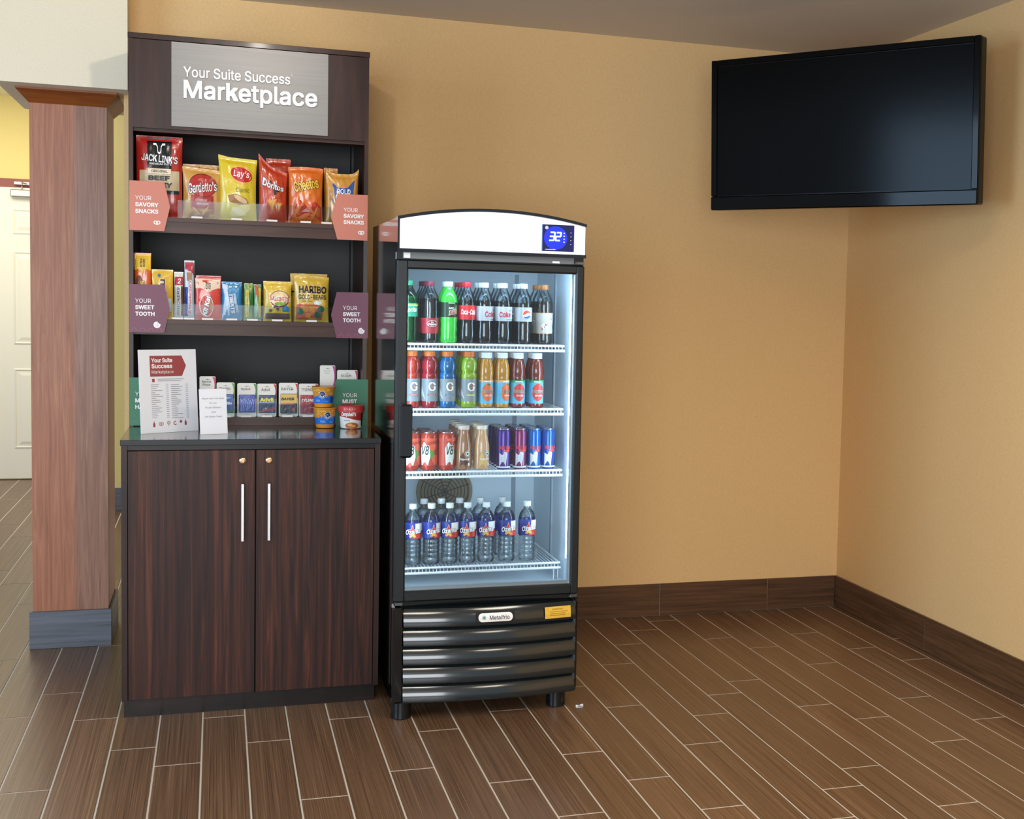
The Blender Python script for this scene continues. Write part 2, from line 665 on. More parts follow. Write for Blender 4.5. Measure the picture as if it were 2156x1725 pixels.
# --- walls and ceiling
wb = box('wall_back', 'wall_vinyl', None, -.367, XR + .12, YW, YW + .13, -.05, ZC)
tag(wb, 'mustard yellow textured wall behind the drink cooler', 'wall', kind='structure')
wr = box('wall_right', 'wall_vinyl', None, XR, XR + .12, -1.5, YW, -.05, ZC)
tag(wr, 'mustard yellow wall on the right, meeting the back wall in a corner', 'wall', kind='structure')
wc = box('ceiling', 'ceiling_paint', None, -3.4, XR + .12, -1.5, 6.73, ZC, ZC + .1)
tag(wc, 'dim grey-beige painted ceiling over the snack corner', 'ceiling', kind='structure')
wh = obj('wall_bulkhead', MB().box(-.822, -.343, 5.86, 6.72, 2.30, ZC), 'wall_cream')
tag(wh, 'pale cream bulkhead above the wooden column', 'wall', kind='structure')
wf = obj('wall_hall', MB().box(-.72, 1.2, 9.757, 9.87, -.05, 3.1), 'wall_hall')
tag(wf, 'yellow hall wall seen in the slot right of the wooden column', 'wall', kind='structure')
wj = obj('wall_hall_end', MB().box(-3.2, -.72, 11.5, 11.62, -.05, 3.1).box(-.83, -.72, 9.87, 11.5, -.05, 3.1), 'wall_hall')
tag(wj, 'yellow hall wall around and above the white panelled door', 'wall', kind='structure')
hc = box('ceiling_hall', M('hall_ceiling', '#e8e6d2', .8), None, -3.2, 1.2, 6.73, 11.62, 2.962, 3.06)
tag(hc, 'pale hall ceiling glimpsed above the yellow wall left of the column', 'ceiling', kind='structure')


def skirting(name, label, mat, run, xs, h=.155, t=.011):
    """tile baseboard: each tile its own piece; run(a, b, t0, t1) gives the box of a tile from a to b"""
    root = obj(name, run(xs[0], xs[-1], 0, t * .55, .0, h - .002), 'grout')
    tag(root, label, 'baseboard', kind='structure')
    for a, b in zip(xs[:-1], xs[1:]):
        obj('tile', run(a + .0012, b - .0012, 0, t, .002, h), mat, root)
    return root


j1, j2 = at(1389.5, 1260, y=YW - .01).x, at(1616, 1250, y=YW - .01).x
L_ = j2 - j1
bx = [-.367, j1 - 3 * L_, j1 - 2 * L_, j1 - L_, j1, j2, XR - .012]
bx = [x for x in bx if x >= -.367]
skirting('baseboard_back', 'dark brown wood-look tile baseboard along the back wall', 'base_tile', lambda a, b, t0, t1, z0, z1: MB().box(a, b, YW - t1, YW - t0, z0, z1, .0012), bx)
jr = at(1947, 1335, x=XR - .01).y
ry = [YW]
y = jr
while y > 1.0:
    ry.append(y)
    y -= 1.0
skirting('baseboard_right', 'dark brown wood-look tile baseboard along the right wall', 'base_tile', lambda a, b, t0, t1, z0, z1: MB().box(XR - t1, XR - t0, a, b, z0, z1, .0012), ry[::-1])
skirting('baseboard_hall', 'grey tile baseboard of the hall wall beyond the column', 'base_tile_grey', lambda a, b, t0, t1, z0, z1: MB().box(a, b, 9.757 - t1, 9.757 - t0, z0, z1, .0012), [-.72, -.2, .8])

# --- wooden column with tiled foot and flared cap
col = thing('column', 'reddish oak square column with grey tile foot and flared wooden cap', 'column', (-.578, 6.23, 0), kind='structure')
cx0, cx1, cy0, cy1 = -.722, -.433, 6.037, 6.42
box('shaft', 'oak_red', col, cx0, cx1, cy0, cy1, .0, 2.25, .002)
grain('oak_grey', [(.2, '#66402e'), (.45, '#8b5b44'), (.62, '#9e6e55'), (.85, '#ba8f74')], (60, 60, 2.2), .38, 0, 7, 0, .12, 1.6)
xs_ = at(157, 700, y=cy0).x
box('veneer', 'oak_red', col, cx0, xs_, cy0 - .0012, cy0 - .0002, .157, 2.246)
box('veneer', 'oak_grey', col, xs_, cx1, cy0 - .0012, cy0 - .0002, .157, 2.246)
fr = MB()
o4 = [(cx0, cy0), (cx1, cy0), (cx1, cy1), (cx0, cy1)]
q4 = [(-.764, 5.962), (-.389, 5.962), (-.389, 6.46), (-.764, 6.46)]
fr.add([(x, y, 2.245) for x, y in o4] + [(x, y, 2.292) for x, y in q4] + [(x, y, 2.30) for x, y in q4],
       [(3, 2, 1, 0)] + [(i, (i + 1) % 4, (i + 1) % 4 + 4, i + 4) for i in range(4)] + [(i + 4, (i + 1) % 4 + 4, (i + 1) % 4 + 8, i + 8) for i in range(4)] + [(8, 9, 10, 11)])
obj('cap', fr, 'oak_cap', col, world=True)
for a in ((cx0 - .012, cx1 + .012, cy0 - .014, cy0 - .001), (cx1 + .001, cx1 + .012, cy0, cy1), (cx0 - .012, cx0 - .001, cy0, cy1), (cx0 - .012, cx1 + .012, cy1 + .001, cy1 + .014)):
    box('foot_tile', 'base_tile_grey', col, *a, 0, .156, .0015)

# --- hall door
DY = 11.5
door = thing('door_1', 'white panelled hall door with a metal closer, behind the column', 'door', (-1.25, DY, 0), kind='structure')
M('door_white', '#e6e3d6', .5)
M('door_frame', '#8d4a3c', .5)
box('slab', 'door_white', door, -1.66, -.86, DY - .045, DY - .004, .01, 2.262)
box('door_frame', 'door_frame', door, -1.74, -.84, DY - .03, DY - .002, 2.264, 2.33)
box('jamb', 'door_frame', door, -1.74, -1.665, DY - .03, DY - .002, 0, 2.264)
box('jamb', 'door_frame', door, -.855, -.835, DY - .03, DY - .002, 0, 2.264)
for xa, xb in ((-1.49, -1.30), (-1.22, -1.03)):
    for za, zb in ((1.905, 2.10), (1.055, 1.775), (.245, .87)):
        m = MB()
        fy = DY - .045
        P_ = [(xa, za), (xb, za), (xb, zb), (xa, zb)]
        def ins(d): return [(xa + d, za + d), (xb - d, za + d), (xb - d, zb - d), (xa + d, zb - d)]
        lv = [(0, -.0015), (.010, -.007), (.018, -.0015), (.03, -.0015), (.055, -.008)]
        v = [(p[0], fy + dy, p[1]) for d, dy in lv for p in ins(d)]
        f = [(4 * r + i, 4 * r + (i + 1) % 4, 4 * r + 4 + (i + 1) % 4, 4 * r + 4 + i) for r in range(4) for i in range(4)] + [(16, 17, 18, 19)]
        v += [(p[0], fy + .001, p[1]) for p in P_]
        f += [(20 + i, 20 + (i + 1) % 4, (i + 1) % 4, i) for i in range(4)]
        obj('panel', m.add(v, f), 'door_white', door, world=True)
M('steel_soft', '#b9b6aa', .35, .8)
cl = box('closer', 'steel_soft', door, -1.50, -1.22, DY - .10, DY - .045, 2.19, 2.245, .006)
obj('arm', MB().tube([(-1.42, DY - .075, 2.245), (-1.42, DY - .075, 2.30), (-1.36, DY - .055, 2.285), (-1.2, DY - .06, 2.25)], .008).box(-1.475, -1.37, DY - .07, DY - .03, 2.285, 2.305), 'steel_soft', cl, world=True)

# ================================================================ TELEVISION
tv = thing('television', 'large black flat television angled across the corner near the ceiling', 'television', (2.39, 5.0, 2.233), -.941)
tv.rotation_euler = (0.042, 0, -.941)
M('tv_black', '#060607', .3, 0, 0, 0, .25)
M('tv_screen', '#020304', .14, 0, 0, 0, .13)
M('tv_gloss', '#030304', .08, 0, 0, 0, .16)
w, h = 1.23, .639
obj('case', MB().box(-w / 2, w / 2, -.004, .05, -h / 2, h / 2, .006), 'tv_black', tv)
obj('back_housing', MB().box(-w / 2 + .16, w / 2 - .16, .05, .085, -h / 2 + .1, h / 2 - .12, .01), 'tv_black', tv)
obj('screen', MB().box(-w / 2 + .03, w / 2 - .03, -.0052, -.003, -h / 2 + .062, h / 2 - .028), 'tv_screen', tv)
for a in ((-w / 2, -w / 2 + .028, -h / 2 + .06, h / 2), (w / 2 - .028, w / 2, -h / 2 + .06, h / 2), (-w / 2 + .028, w / 2 - .028, h / 2 - .026, h / 2)):
    obj('bezel', MB().box(a[0], a[1], -.012, -.003, a[2], a[3], .003), 'tv_gloss', tv)
obj('speaker_bar', MB().box(-w / 2, w / 2, -.014, -.003, -h / 2, -h / 2 + .058, .004), 'tv_gloss', tv)
mt = obj('wall_mount', MB().box(-.2, .2, .085, .11, -.18, .18, .004).box(-.04, .04, .11, .72, -.05, .05), 'tv_black', tv)


# ================================================================ CABINET AND DISPLAY HUTCH
grain('walnut', [(.25, '#120b0c'), (.42, '#281511'), (.54, '#3c1f16'), (.68, '#5a3020'), (.88, '#74432c')], (46, 46, 1.3), .42, 0, 8, 0, .05, 1.1)
grain('walnut_dark', [(.25, '#0d0a0b'), (.5, '#1a1211'), (.8, '#2c1c18')], (2.5, 9, 9), .3, .15, 6, 0, .04, .6)
grain('walnut_top', [(.25, '#0b0909'), (.5, '#15100f'), (.8, '#211815')], (2.5, 12, 12), .13, .5, 5, 0, .02, .5)
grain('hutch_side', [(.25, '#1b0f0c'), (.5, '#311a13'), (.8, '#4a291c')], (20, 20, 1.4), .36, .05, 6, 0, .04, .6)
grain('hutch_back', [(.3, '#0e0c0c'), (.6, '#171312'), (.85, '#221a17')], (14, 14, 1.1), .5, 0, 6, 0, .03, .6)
grain('shelf_front', [(.25, '#2a1610'), (.5, '#412418'), (.8, '#5d3623')], (1.5, 26, 26), .38, .05, 6, 0, .04, .6)
for _n in ('walnut', 'hutch_side', 'shelf_front', 'walnut_dark'): _M[_n].node_tree.nodes['Principled BSDF'].inputs['Specular IOR Level'].default_value = .28
M('chrome', '#dcdcdc', .18, 1)
M('steel_bar', '#d9d7d4', .28, 1)
M('brass_lock', '#d8b48c', .2, 1)
M('black_gap', '#050505', .7)

CX0, CX1, CYF, CZ = -.3145, .563, 4.9564, .9825
HX0, HX1, HYF, HZ = -.317, .5615, 5.4534, 2.458
YB = 5.985

cab = thing('base_cabinet', 'dark walnut base cabinet with two doors and slim steel handles', 'cabinet', ((CX0 + CX1) / 2, 5.45, 0))
for a, b in ((CX0, CX0 + .019), (CX1 - .019, CX1)):
    box('side_panel', 'hutch_side', cab, a, b, CYF, YB, .061, .962)
box('carcass', 'black_gap', cab, CX0 + .019, CX1 - .019, CYF + .024, YB, .061, .952)
box('top_rail', 'walnut_dark', cab, CX0 + .019, CX1 - .019, CYF + .012, CYF + .03, .945, .962)
box('toe_kick', 'walnut_dark', cab, CX0 + .006, CX1 - .012, CYF + .018, YB, 0, .061)
xm = at(537.5, 1200, y=CYF).x
for k, (a, b) in enumerate(((CX0 + .021, xm - .0022), (xm + .0022, CX1 - .021))):
    d = box('door', 'walnut', cab, a, b, CYF + .002, CYF + .021, .064, .943, .0008)
    hx = at(510.5 if k == 0 else 566, 1077, y=CYF).x
    z0, z1 = at(510, 1138, y=CYF).z, at(510, 1017, y=CYF).z
    hy = CYF - .03
    obj('handle', MB().box(hx - .0052, hx + .0052, hy, hy + .008, z0, z1, .0015).box(hx - .004, hx + .004, hy + .008, CYF + .003, z0 + .02, z0 + .03).box(hx - .004, hx + .004, hy + .008, CYF + .003, z1 - .03, z1 - .02), 'steel_bar', d, world=True)
    lz = at(510, 970.5, y=CYF).z
    lk = MB()
    n = 20
    for r, yy in ((.0112, CYF + .002), (.0112, CYF - .004), (.0092, CYF - .0055), (.0062, CYF - .0055), (.005, CYF - .004), (.0, CYF - .004)):
        lk.v += [(hx + r * math.cos(2 * math.pi * i / n), yy, lz + r * math.sin(2 * math.pi * i / n)) for i in range(n)]
    for j in range(5):
        for i in range(n): lk.f.append((j * n + i, j * n + (i + 1) % n, (j + 1) * n + (i + 1) % n, (j + 1) * n + i))
    lk.f = [q[::-1] for q in lk.f] if False else lk.f
    obj('lock', lk.box(hx - .001, hx + .001, CYF - .0048, CYF - .003, lz - .004, lz + .004), 'brass_lock', d, smooth=True, world=True)
wt = obj('worktop', MB().box(CX0 - .003, CX1 + .003, CYF - .004, YB, .9625, CZ, .0012), 'walnut_top')
tag(wt, 'glossy dark worktop on the base cabinet, below the snack shelves', 'worktop')

hut = thing('display_hutch', 'tall dark walnut shelving hutch holding snacks above the worktop', 'shelf unit', ((HX0 + HX1) / 2, 5.72, CZ))
TS = .0155
box('side_panel', 'hutch_side', hut, HX0, HX0 + TS, HYF, YB, CZ, HZ - .02)
box('side_panel', 'hutch_side', hut, HX1 - TS, HX1, HYF, YB, CZ, HZ - .02)
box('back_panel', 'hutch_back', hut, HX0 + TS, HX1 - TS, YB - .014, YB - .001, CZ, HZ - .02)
box('top_board', 'hutch_side', hut, HX0 - .002, HX1 + .002, HYF - .006, YB, HZ - .02, HZ, .001)
box('header_panel', 'hutch_side', hut, HX0 + TS, HX1 - TS, HYF + .001, HYF + .018, 2.110, HZ - .021)
box('header_trim', 'shelf_front', hut, HX0 + TS, HX1 - TS, HYF + .018, HYF + .12, 2.098, 2.110)
SH1, SH2, SH3 = 1.7785, 1.391, 1.0125
for zt in (SH1, SH2):
    sh = box('shelf', 'shelf_front', hut, HX0 + TS, HX1 - TS, HYF + .004, YB - .014, zt - .016, zt)
    box('shelf_fascia', 'shelf_front', sh, HX0 + TS, HX1 - TS, HYF + .012, HYF + .026, zt - .058, zt - .0165)
box('riser', 'shelf_front', hut, HX0 + TS, HX1 - TS, HYF + .02, YB - .014, CZ + .0005, SH3)
box('corner_post', 'hutch_back', hut, at(744, 600, y=5.9).x - .012, HX1 - TS, 5.9, YB - .014, CZ + .03, HZ - .03)

# --- brushed sign plate with raised letters
a, b = at(361, 172, y=HYF).x, at(690.5, 200, y=HYF).x
sz0, sz1 = 2.1215, 2.4355
sg = thing('marketplace_sign', 'brushed silver sign plate with raised white Marketplace lettering', 'sign', ((a + b) / 2, HYF, sz0))
grain('brushed', [(.2, '#7b7876'), (.9, '#8a8783')], (2, 160, 160), .48, 0, 3, 0, .0, .0)
_M['brushed'].node_tree.nodes['Principled BSDF'].inputs['Metallic'].default_value = .55
box('plate', 'brushed', sg, a, b, HYF - .006, HYF, sz0, sz1)
M('sign_letter', '#f2efec', .35)


def raised(p, name, mat, parent, surf, e0, e1):
    """letters with thickness: face, back and the walls between"""
    mb = MB()
    n = len(p.v)
    mb.v = [surf(x, y, e1 + d) for (x, y), d in zip(p.v, p.z)] + [surf(x, y, e0) for x, y in p.v]
    mb.f = list(p.f)
    ed = {}
    for q in p.f:
        for i in range(len(q)): ed[(q[i], q[(i + 1) % len(q)])] = 1
    for i, j in ed:
        if (j, i) not in ed: mb.f.append((j, i, i + n, j + n))
    return obj(name, mb, mat, parent)


wS, hS = b - a, sz1 - sz0
fl0 = lambda x, y, e: (x, -.006 - e, y)


def spx(u, v):  # sign-plane position (local) of a photo pixel
    p = at(u, v, y=HYF - .006)
    return p.x - (a + b) / 2, p.z - sz0


p0_, p1_ = spx(386, 155), spx(611, 163)
zt = (spx(386, 139)[1] + spx(609, 157)[1]) / 2
zb = (spx(386, 160)[1] + spx(609, 181)[1]) / 2
raised(Pr().text('Your Suite Success', (p0_[0] + p1_[0]) / 2, (zt + zb) / 2, p1_[0] - p0_[0], (zt - zb), .012), 'lettering', 'sign_letter', sg, fl0, 0, .006)
m0, m1 = spx(386, 190), spx(668, 210)
zt, zb = (spx(386, 168)[1] + spx(550, 180)[1]) / 2, spx(560, 229)[1]
raised(Pr().text('Marketplace', (m0[0] + m1[0]) / 2, (zt + zb) / 2, m1[0] - m0[0], zt - zb, .022), 'lettering', 'sign_letter', sg, fl0, 0, .008)
t_ = spx(613, 160)
raised(Pr().ring(t_[0] + .002, t_[1] + .002, .0025, .0025, .001, 12), 'trademark', 'sign_letter', sg, fl0, 0, .003)

# --- hexagonal shelf signs
M('sign_white', '#f4ece8', .5)


def shelf_sign(name, label, u0, u1, v0, v1, tip, colr, words, icon, flip, yf=HYF):
    """tag-shaped sign: a pentagon whose point faces the shelf centre"""
    y = yf - .004
    tl, br = at(u0, v0, y=y), at(u1, v1, y=y)
    tx = at(tip, (v0 + v1) / 2, y=y).x
    x0, x1, z0, z1 = min(tl.x, br.x), max(tl.x, br.x), min(tl.z, br.z), max(tl.z, br.z)
    cx = (x0 + x1) / 2
    t = thing(name, label, 'sign', (cx, y, z0))
    W, H = x1 - x0, z1 - z0
    if flip: pts = [(-W / 2 + (0), 0), (W / 2, 0), (W / 2, H), (-W / 2, H), (tx - cx, H * .5)]
    else: pts = [(-W / 2, 0), (W / 2, 0), (tx - cx, H * .5), (W / 2, H), (-W / 2, H)]
    obj('board', MB().prism(pts, 0, .003), M('board_' + colr.strip('#'), colr, .42), t)
    s = flat(0)
    lx = -W / 2 + W * (.17 if not flip else .20)
    p = Pr()
    for wtxt, zc, hh, bd in ((words[0], .66, .088, 0), (words[1], .525, .088, .03), (words[2], .39, .088, .03)):
        gw = hh * H * glyphs(wtxt, bd)[2] * .93
        gw = min(gw, W * .74)
        p.text(wtxt, lx + gw / 2, zc * H, gw, hh * H, bd)
    p.lay('lettering', 'sign_white', t, s)
    q = Pr()
    ix, iz = W * .29, H * .165
    if icon == 'pretzel': pretzel(q, ix, iz, .0115, .0034)
    elif icon == 'cookie':
        q.poly([(ix + .0125 * math.cos(math.radians(g)) * (.72 if 20 < g < 75 else 1), iz + .0125 * math.sin(math.radians(g)) * (.72 if 20 < g < 75 else 1)) for g in range(0, 360, 12)], 2)
    if q.v:
        ic = q.lay('icon', 'sign_white', t, s)
        if icon == 'cookie':
            d = Pr()
            for dx, dz in ((-.005, .003), (.001, .0055), (-.004, -.004), (.004, -.002), (.0, 0), (.002, -.008)): d.ell(ix + dx, iz + dz, .0012, .0012, 8, rings=1)
            d.lay('chips', M('board_' + colr.strip('#'), colr, .42), ic, s, .0012)
    if icon != 'pretzel':
        g = Pr()
        for k in range(4):
            g.line([(-W / 2 + W * (.06 + .24 * k) + W * .16 * i / 8, .006 + .012 * math.sin(math.pi * i / 8)) for i in range(9)], .0008)
        g.lay('pattern', M('pattern_' + colr.strip('#'), '#b57f84' if icon == 'cookie' else '#4c9a74', .5), t, s, .0008)
    return t


shelf_sign('shelf_sign', 'salmon tag sign reading Your Savory Snacks, in front of the jerky bag', 272, 346, 379.5, 487, 358, '#c8735c', ('YOUR', 'SAVORY', 'SNACKS'), 'pretzel', False)
shelf_sign('shelf_sign', 'salmon tag sign reading Your Savory Snacks, in front of the blue and tan pretzel bag', 711, 773.5, 408, 507, 697, '#c8735c', ('YOUR', 'SAVORY', 'SNACKS'), 'pretzel', True)
shelf_sign('shelf_sign', 'plum tag sign reading Your Sweet Tooth, below the yellow and orange candy pack', 272, 346, 598, 701, 357.5, '#6e3248', ('YOUR', 'SWEET', 'TOOTH'), 'cookie', False)
shelf_sign('shelf_sign', 'plum tag sign reading Your Sweet Tooth, beside the gold gummy bear bag', 709, 774.5, 615, 713, 697, '#6e3248', ('YOUR', 'SWEET', 'TOOTH'), 'cookie', True)
shelf_sign('shelf_sign', 'green tag sign reading Your Must Haves, behind the red soup bowl', 708, 774, 799, 896, 697, '#1f6e4c', ('YOUR', 'MUST', 'HAVES'), 'leaf', True)
shelf_sign('shelf_sign', 'green tag sign mostly hidden behind the white price list', 272, 346, 795, 896, 357, '#1f6e4c', ('YOUR', 'MUST', 'HAVES'), 'leaf', False)


# ================================================================ DRINK COOLER
FX0, FX1, FY = .583, 1.2515, 4.689
BY0, BY1 = FY + .045, 5.46
M('cooler_black', '#0e1315', .22, 0, 0, .3)
M('cooler_gloss', '#07080a', .09, 0, 0, .6)
M('cooler_frame', '#14191b', .33)
M('liner', '#d3e2ec', .45)
M('liner_dark', '#8d99a5', .5)
M('wire_white', '#f2f5f8', .35)
M('sign_lit', '#e6e4f4', .4, 0, .50)
M('led_white', (.66, .84, 1.0), .5, 0, 27)
thin('door_glass', '#f6fafb', 1.5, .0, .9, .0)
M('grey_strip', '#6e7476', .4)
fz = thing('drink_cooler', 'tall black glass-door drink cooler with a lit white header', 'cooler', ((FX0 + FX1) / 2, (BY0 + BY1) / 2, 0))
LX0, LX1, LYB, LZ0, LZ1 = .606, 1.228, 5.34, .452, 1.622
# body shell as panels round the cold box
box('side_panel', 'cooler_gloss', fz, FX0, LX0 - .012, BY0, BY1, .065, 1.774)
box('side_panel', 'cooler_gloss', fz, LX1 + .012, FX1, BY0, BY1, .065, 1.774)
box('back_panel', 'cooler_black', fz, LX0 - .012, LX1 + .012, LYB + .012, BY1, .065, 1.774)
box('floor_panel', 'cooler_black', fz, LX0 - .012, LX1 + .012, BY0, LYB + .012, .065, LZ0 - .012)
box('roof_panel', 'cooler_black', fz, LX0 - .012, LX1 + .012, BY0, LYB + .012, LZ1 + .012, 1.774)
ln = MB()
ln.box(LX0 - .0115, LX0, BY0 + .002, LYB, LZ0, LZ1).box(LX1, LX1 + .0115, BY0 + .002, LYB, LZ0, LZ1)
ln.box(LX0 - .0115, LX1 + .0115, BY0 + .002, LYB, LZ0 - .0115, LZ0).box(LX0 - .0115, LX1 + .0115, BY0 + .002, LYB, LZ1, LZ1 + .0115)
ln.box(LX0 - .0115, LX1 + .0115, LYB, LYB + .0115, LZ0 - .0115, LZ1 + .0115)
obj('liner', ln, 'liner', fz, world=True)
for x, y, ex in ((LX1 - .004, 5.02, .008), (LX0, 5.02, .008)):
    box('shelf_rail', 'liner_dark', fz, x - .002, x + .006, y - .009, y + .009, LZ0 + .02, LZ1 - .02)
xr = at(1080.5, 1020, y=LYB).x
box('shelf_rail', 'liner_dark', fz, xr - .008, xr + .008, LYB - .006, LYB - .0005, LZ0 + .02, LZ1 - .02)
# round door-glass reflection, built as an added ringed disc on the back wall
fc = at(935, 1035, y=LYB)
g = obj('reflection_disc', MB().add([(fc.x + r * math.cos(2 * math.pi * i / 32), LYB - yy, fc.z + r * math.sin(2 * math.pi * i / 32)) for r, yy in ((.112, .0006), (.112, .012), (.10, .012), (.10, .004), (0.001, .004)) for i in range(32)],
        [(j * 32 + i, (j + 1) * 32 + i, (j + 1) * 32 + (i + 1) % 32, j * 32 + (i + 1) % 32) for j in range(4) for i in range(32)]), M('reflection_brown', '#8c7d60', .6), fz, world=True)
gw = MB()
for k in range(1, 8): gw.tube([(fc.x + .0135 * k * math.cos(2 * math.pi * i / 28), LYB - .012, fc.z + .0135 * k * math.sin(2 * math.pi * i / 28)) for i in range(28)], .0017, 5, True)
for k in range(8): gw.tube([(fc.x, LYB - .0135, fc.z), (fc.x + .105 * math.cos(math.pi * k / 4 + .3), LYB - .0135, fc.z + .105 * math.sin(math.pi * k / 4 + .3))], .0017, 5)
obj('reflection_wires', gw, M('reflection_dark', '#2e2a20', .5), g, world=True)['kind'] = 'stuff'
# LED strips hidden behind the door frame
for x in (LX0 + .004, LX1 - .012):
    box('led_strip', 'led_white', fz, x, x + .008, BY0 + .004, BY0 + .016, LZ0 + .1, LZ1 - .04)
box('led_strip', 'led_white', fz, LX0 + .05, LX1 - .05, BY0 + .006, BY0 + .02, LZ1 - .012, LZ1 - .003)

# header: arched lit panel in a black surround
hz0, he, hp = 1.662, 1.778, 1.8165


def arch(x, d=0.):
    t = (x - FX0) / (FX1 - FX0) * 2 - 1
    return he + (hp - he) * (1 - t * t) - d


N = 24
xs = [FX0 + (FX1 - FX0) * i / N for i in range(N + 1)]
hd = MB().prism([(FX0, hz0), (FX1, hz0)] + [(x, arch(x)) for x in xs[::-1]], FY + .004, BY0 + .001)
head = obj('header', hd, 'cooler_gloss', fz, world=True)
xs2 = [FX0 + .006 + (FX1 - FX0 - .010) * i / N for i in range(N + 1)]
obj('lit_panel', MB().prism([(xs2[0], hz0 + .006), (xs2[-1], hz0 + .006)] + [(x, arch(x, .011)) for x in xs2[::-1]], FY - .012, FY + .004), 'sign_lit', head, world=True)
tb = MB()
for i in range(N):
    x0, x1 = xs[i], xs[i + 1]
    tb.add([(x0, FY - .018, arch(x0)), (x1, FY - .018, arch(x1)), (x1, FY + .006, arch(x1)), (x0, FY + .006, arch(x0)),
            (x0, FY - .018, arch(x0, .01)), (x1, FY - .018, arch(x1, .01)), (x1, FY + .006, arch(x1, .01)), (x0, FY + .006, arch(x0, .01))],
           [(0, 1, 2, 3), (4, 5, 1, 0), (7, 6, 5, 4), (3, 2, 6, 7)])
obj('top_trim', tb, 'cooler_gloss', head, world=True)
box('bottom_trim', 'cooler_gloss', head, FX0, FX1, FY - .015, FY + .02, hz0 - .006, hz0 + .006)
box('end_trim', 'cooler_gloss', head, FX0 - .001, FX0 + .006, FY - .016, FY + .02, hz0, he)
# control panel with display
a, b = at(1141, 471, y=FY - .012), at(1208, 531, y=FY - .012)
px0, px1, pz0, pz1 = a.x, b.x, b.z, a.z - .002
cp = box('control_panel', M('panel_navy', '#0a0f5c', .12, 0, 0, .5), head, px0, px1, FY - .017, FY - .011, pz0, pz1, .002)
M('panel_glow', '#0f2be0', .3, 0, .55)
M('digit', (.30, .80, 1.0), .3, 0, 2.2)
M('panel_ink', '#dfe6ff', .4, 0, .3)
fs = lambda x, y, e: (x - fz.location.x, FY - .017 - e - fz.location.y, y)
pw_, ph_ = px1 - px0, pz1 - pz0
Pr().ell(px0 + pw_ * .42, pz0 + ph_ * .5, pw_ * .36, ph_ * .44).lay('glow', 'panel_glow', cp, fs, .0004)
dg = Pr()
for ch, cx in (('abcdg', .31), ('abedg', .50)):
    x0, zc, w2, h2, t = px0 + pw_ * cx, pz0 + ph_ * .56, pw_ * .07, ph_ * .15, .0052
    sk = .0025
    seg = {'a': ((-w2 + sk, h2), (w2 + sk, h2)), 'd': ((-w2 - sk, -h2), (w2 - sk, -h2)), 'g': ((-w2, 0), (w2, 0)), 'b': ((w2, 0), (w2 + sk, h2)), 'c': ((w2 - sk, -h2), (w2, 0)), 'e': ((-w2 - sk, -h2), (-w2, 0))}
    for c in ch: dg.line([(x0 + seg[c][0][0], zc + seg[c][0][1]), (x0 + seg[c][1][0], zc + seg[c][1][1])], t)
dg.lay('digits', 'digit', cp, fs, .001)
pi = Pr()
for k in range(4): pi.line([(px0 + pw_ * .14 + .006 * math.cos(math.pi * k / 4), pz0 + ph_ * .88 + .006 * math.sin(math.pi * k / 4)), (px0 + pw_ * .14 - .006 * math.cos(math.pi * k / 4), pz0 + ph_ * .88 - .006 * math.sin(math.pi * k / 4))], .0015)
pi.ring(px0 + pw_ * .14, pz0 + ph_ * .88, .0055, .0055, .001)
for k in range(4):
    pi.ell(px0 + pw_ * .89, pz0 + ph_ * (.28 + .145 * k), .0014, .0014, 8)
    pi.ell(px0 + pw_ * .68, pz0 + ph_ * (.36 + .11 * k), .003, .0022, 10)
pi.rect(px0 + pw_ * .1, px0 + pw_ * .42, pz0 + ph_ * .055, pz0 + ph_ * .075, 8, 1)
pi.lay('markings', 'panel_ink', cp, fs, .001)['kind'] = 'stuff'
# recessed strip between header and door with hinge and maker's tab
gs = box('hinge_strip', 'cooler_black', fz, FX0 + .002, FX1 - .002, FY + .012, BY0 + .01, 1.632, 1.657)
box('strip_face', 'grey_strip', gs, .604, 1.212, FY + .006, FY + .014, 1.634, 1.656)
box('strip_tab', 'wire_white', gs, .606, .628, FY + .003, FY + .007, 1.636, 1.654)
box('strip_badge', 'wire_white', gs, at(1164, 550, y=FY).x, at(1179, 550, y=FY).x, FY + .004, FY + .007, 1.6355, 1.6425)
box('hinge', M('hinge_metal', '#77797c', .3, 1), gs, 1.222, 1.249, FY - .004, FY + .02, 1.634, 1.642)

# door
GX0, GX1, GZ0, GZ1 = .6225, 1.2205, .466, 1.598
DZ0, DZ1 = .427, 1.631
M('frame_lip', '#2c2e2f', .3)
dr = obj('door', MB().box(FX0, GX0, FY, FY + .04, DZ0, DZ1, .006).box(GX1, FX1, FY, FY + .04, DZ0, DZ1, .006).box(GX0 - .006, GX1 + .006, FY, FY + .04, GZ1, DZ1, .006).box(GX0 - .006, GX1 + .006, FY, FY + .04, DZ0, GZ0, .006), 'cooler_frame', fz, world=True)
box('glass', 'door_glass', dr, GX0 + .002, GX1 - .002, FY + .012, FY + .016, GZ0 + .002, GZ1 - .002)
M('alu', '#bcc6cf', .3, .7)
box('glass_bead', 'alu', dr, GX0, GX1, FY + .017, FY + .034, GZ0 - .001, GZ0 + .012)
box('glass_bead', 'alu', dr, GX1 - .007, GX1 + .001, FY + .017, FY + .034, GZ0 + .012, GZ1)
a, b = at(842, 851, y=FY - .03), at(867, 964, y=FY - .03)
obj('handle', MB().box(a.x, b.x, FY - .045, FY - .012, b.z, a.z, .007).box(a.x + .004, a.x + .02, FY - .014, FY + .004, b.z + .008, a.z - .008), 'cooler_gloss', dr, world=True)
for x in (FX0 + .02, FX1 - .015):
    obj('door_hinge', MB().box(x - .014, x + .014, FY + .004, FY + .034, .414, .426, .002), 'hinge_metal', dr, world=True)

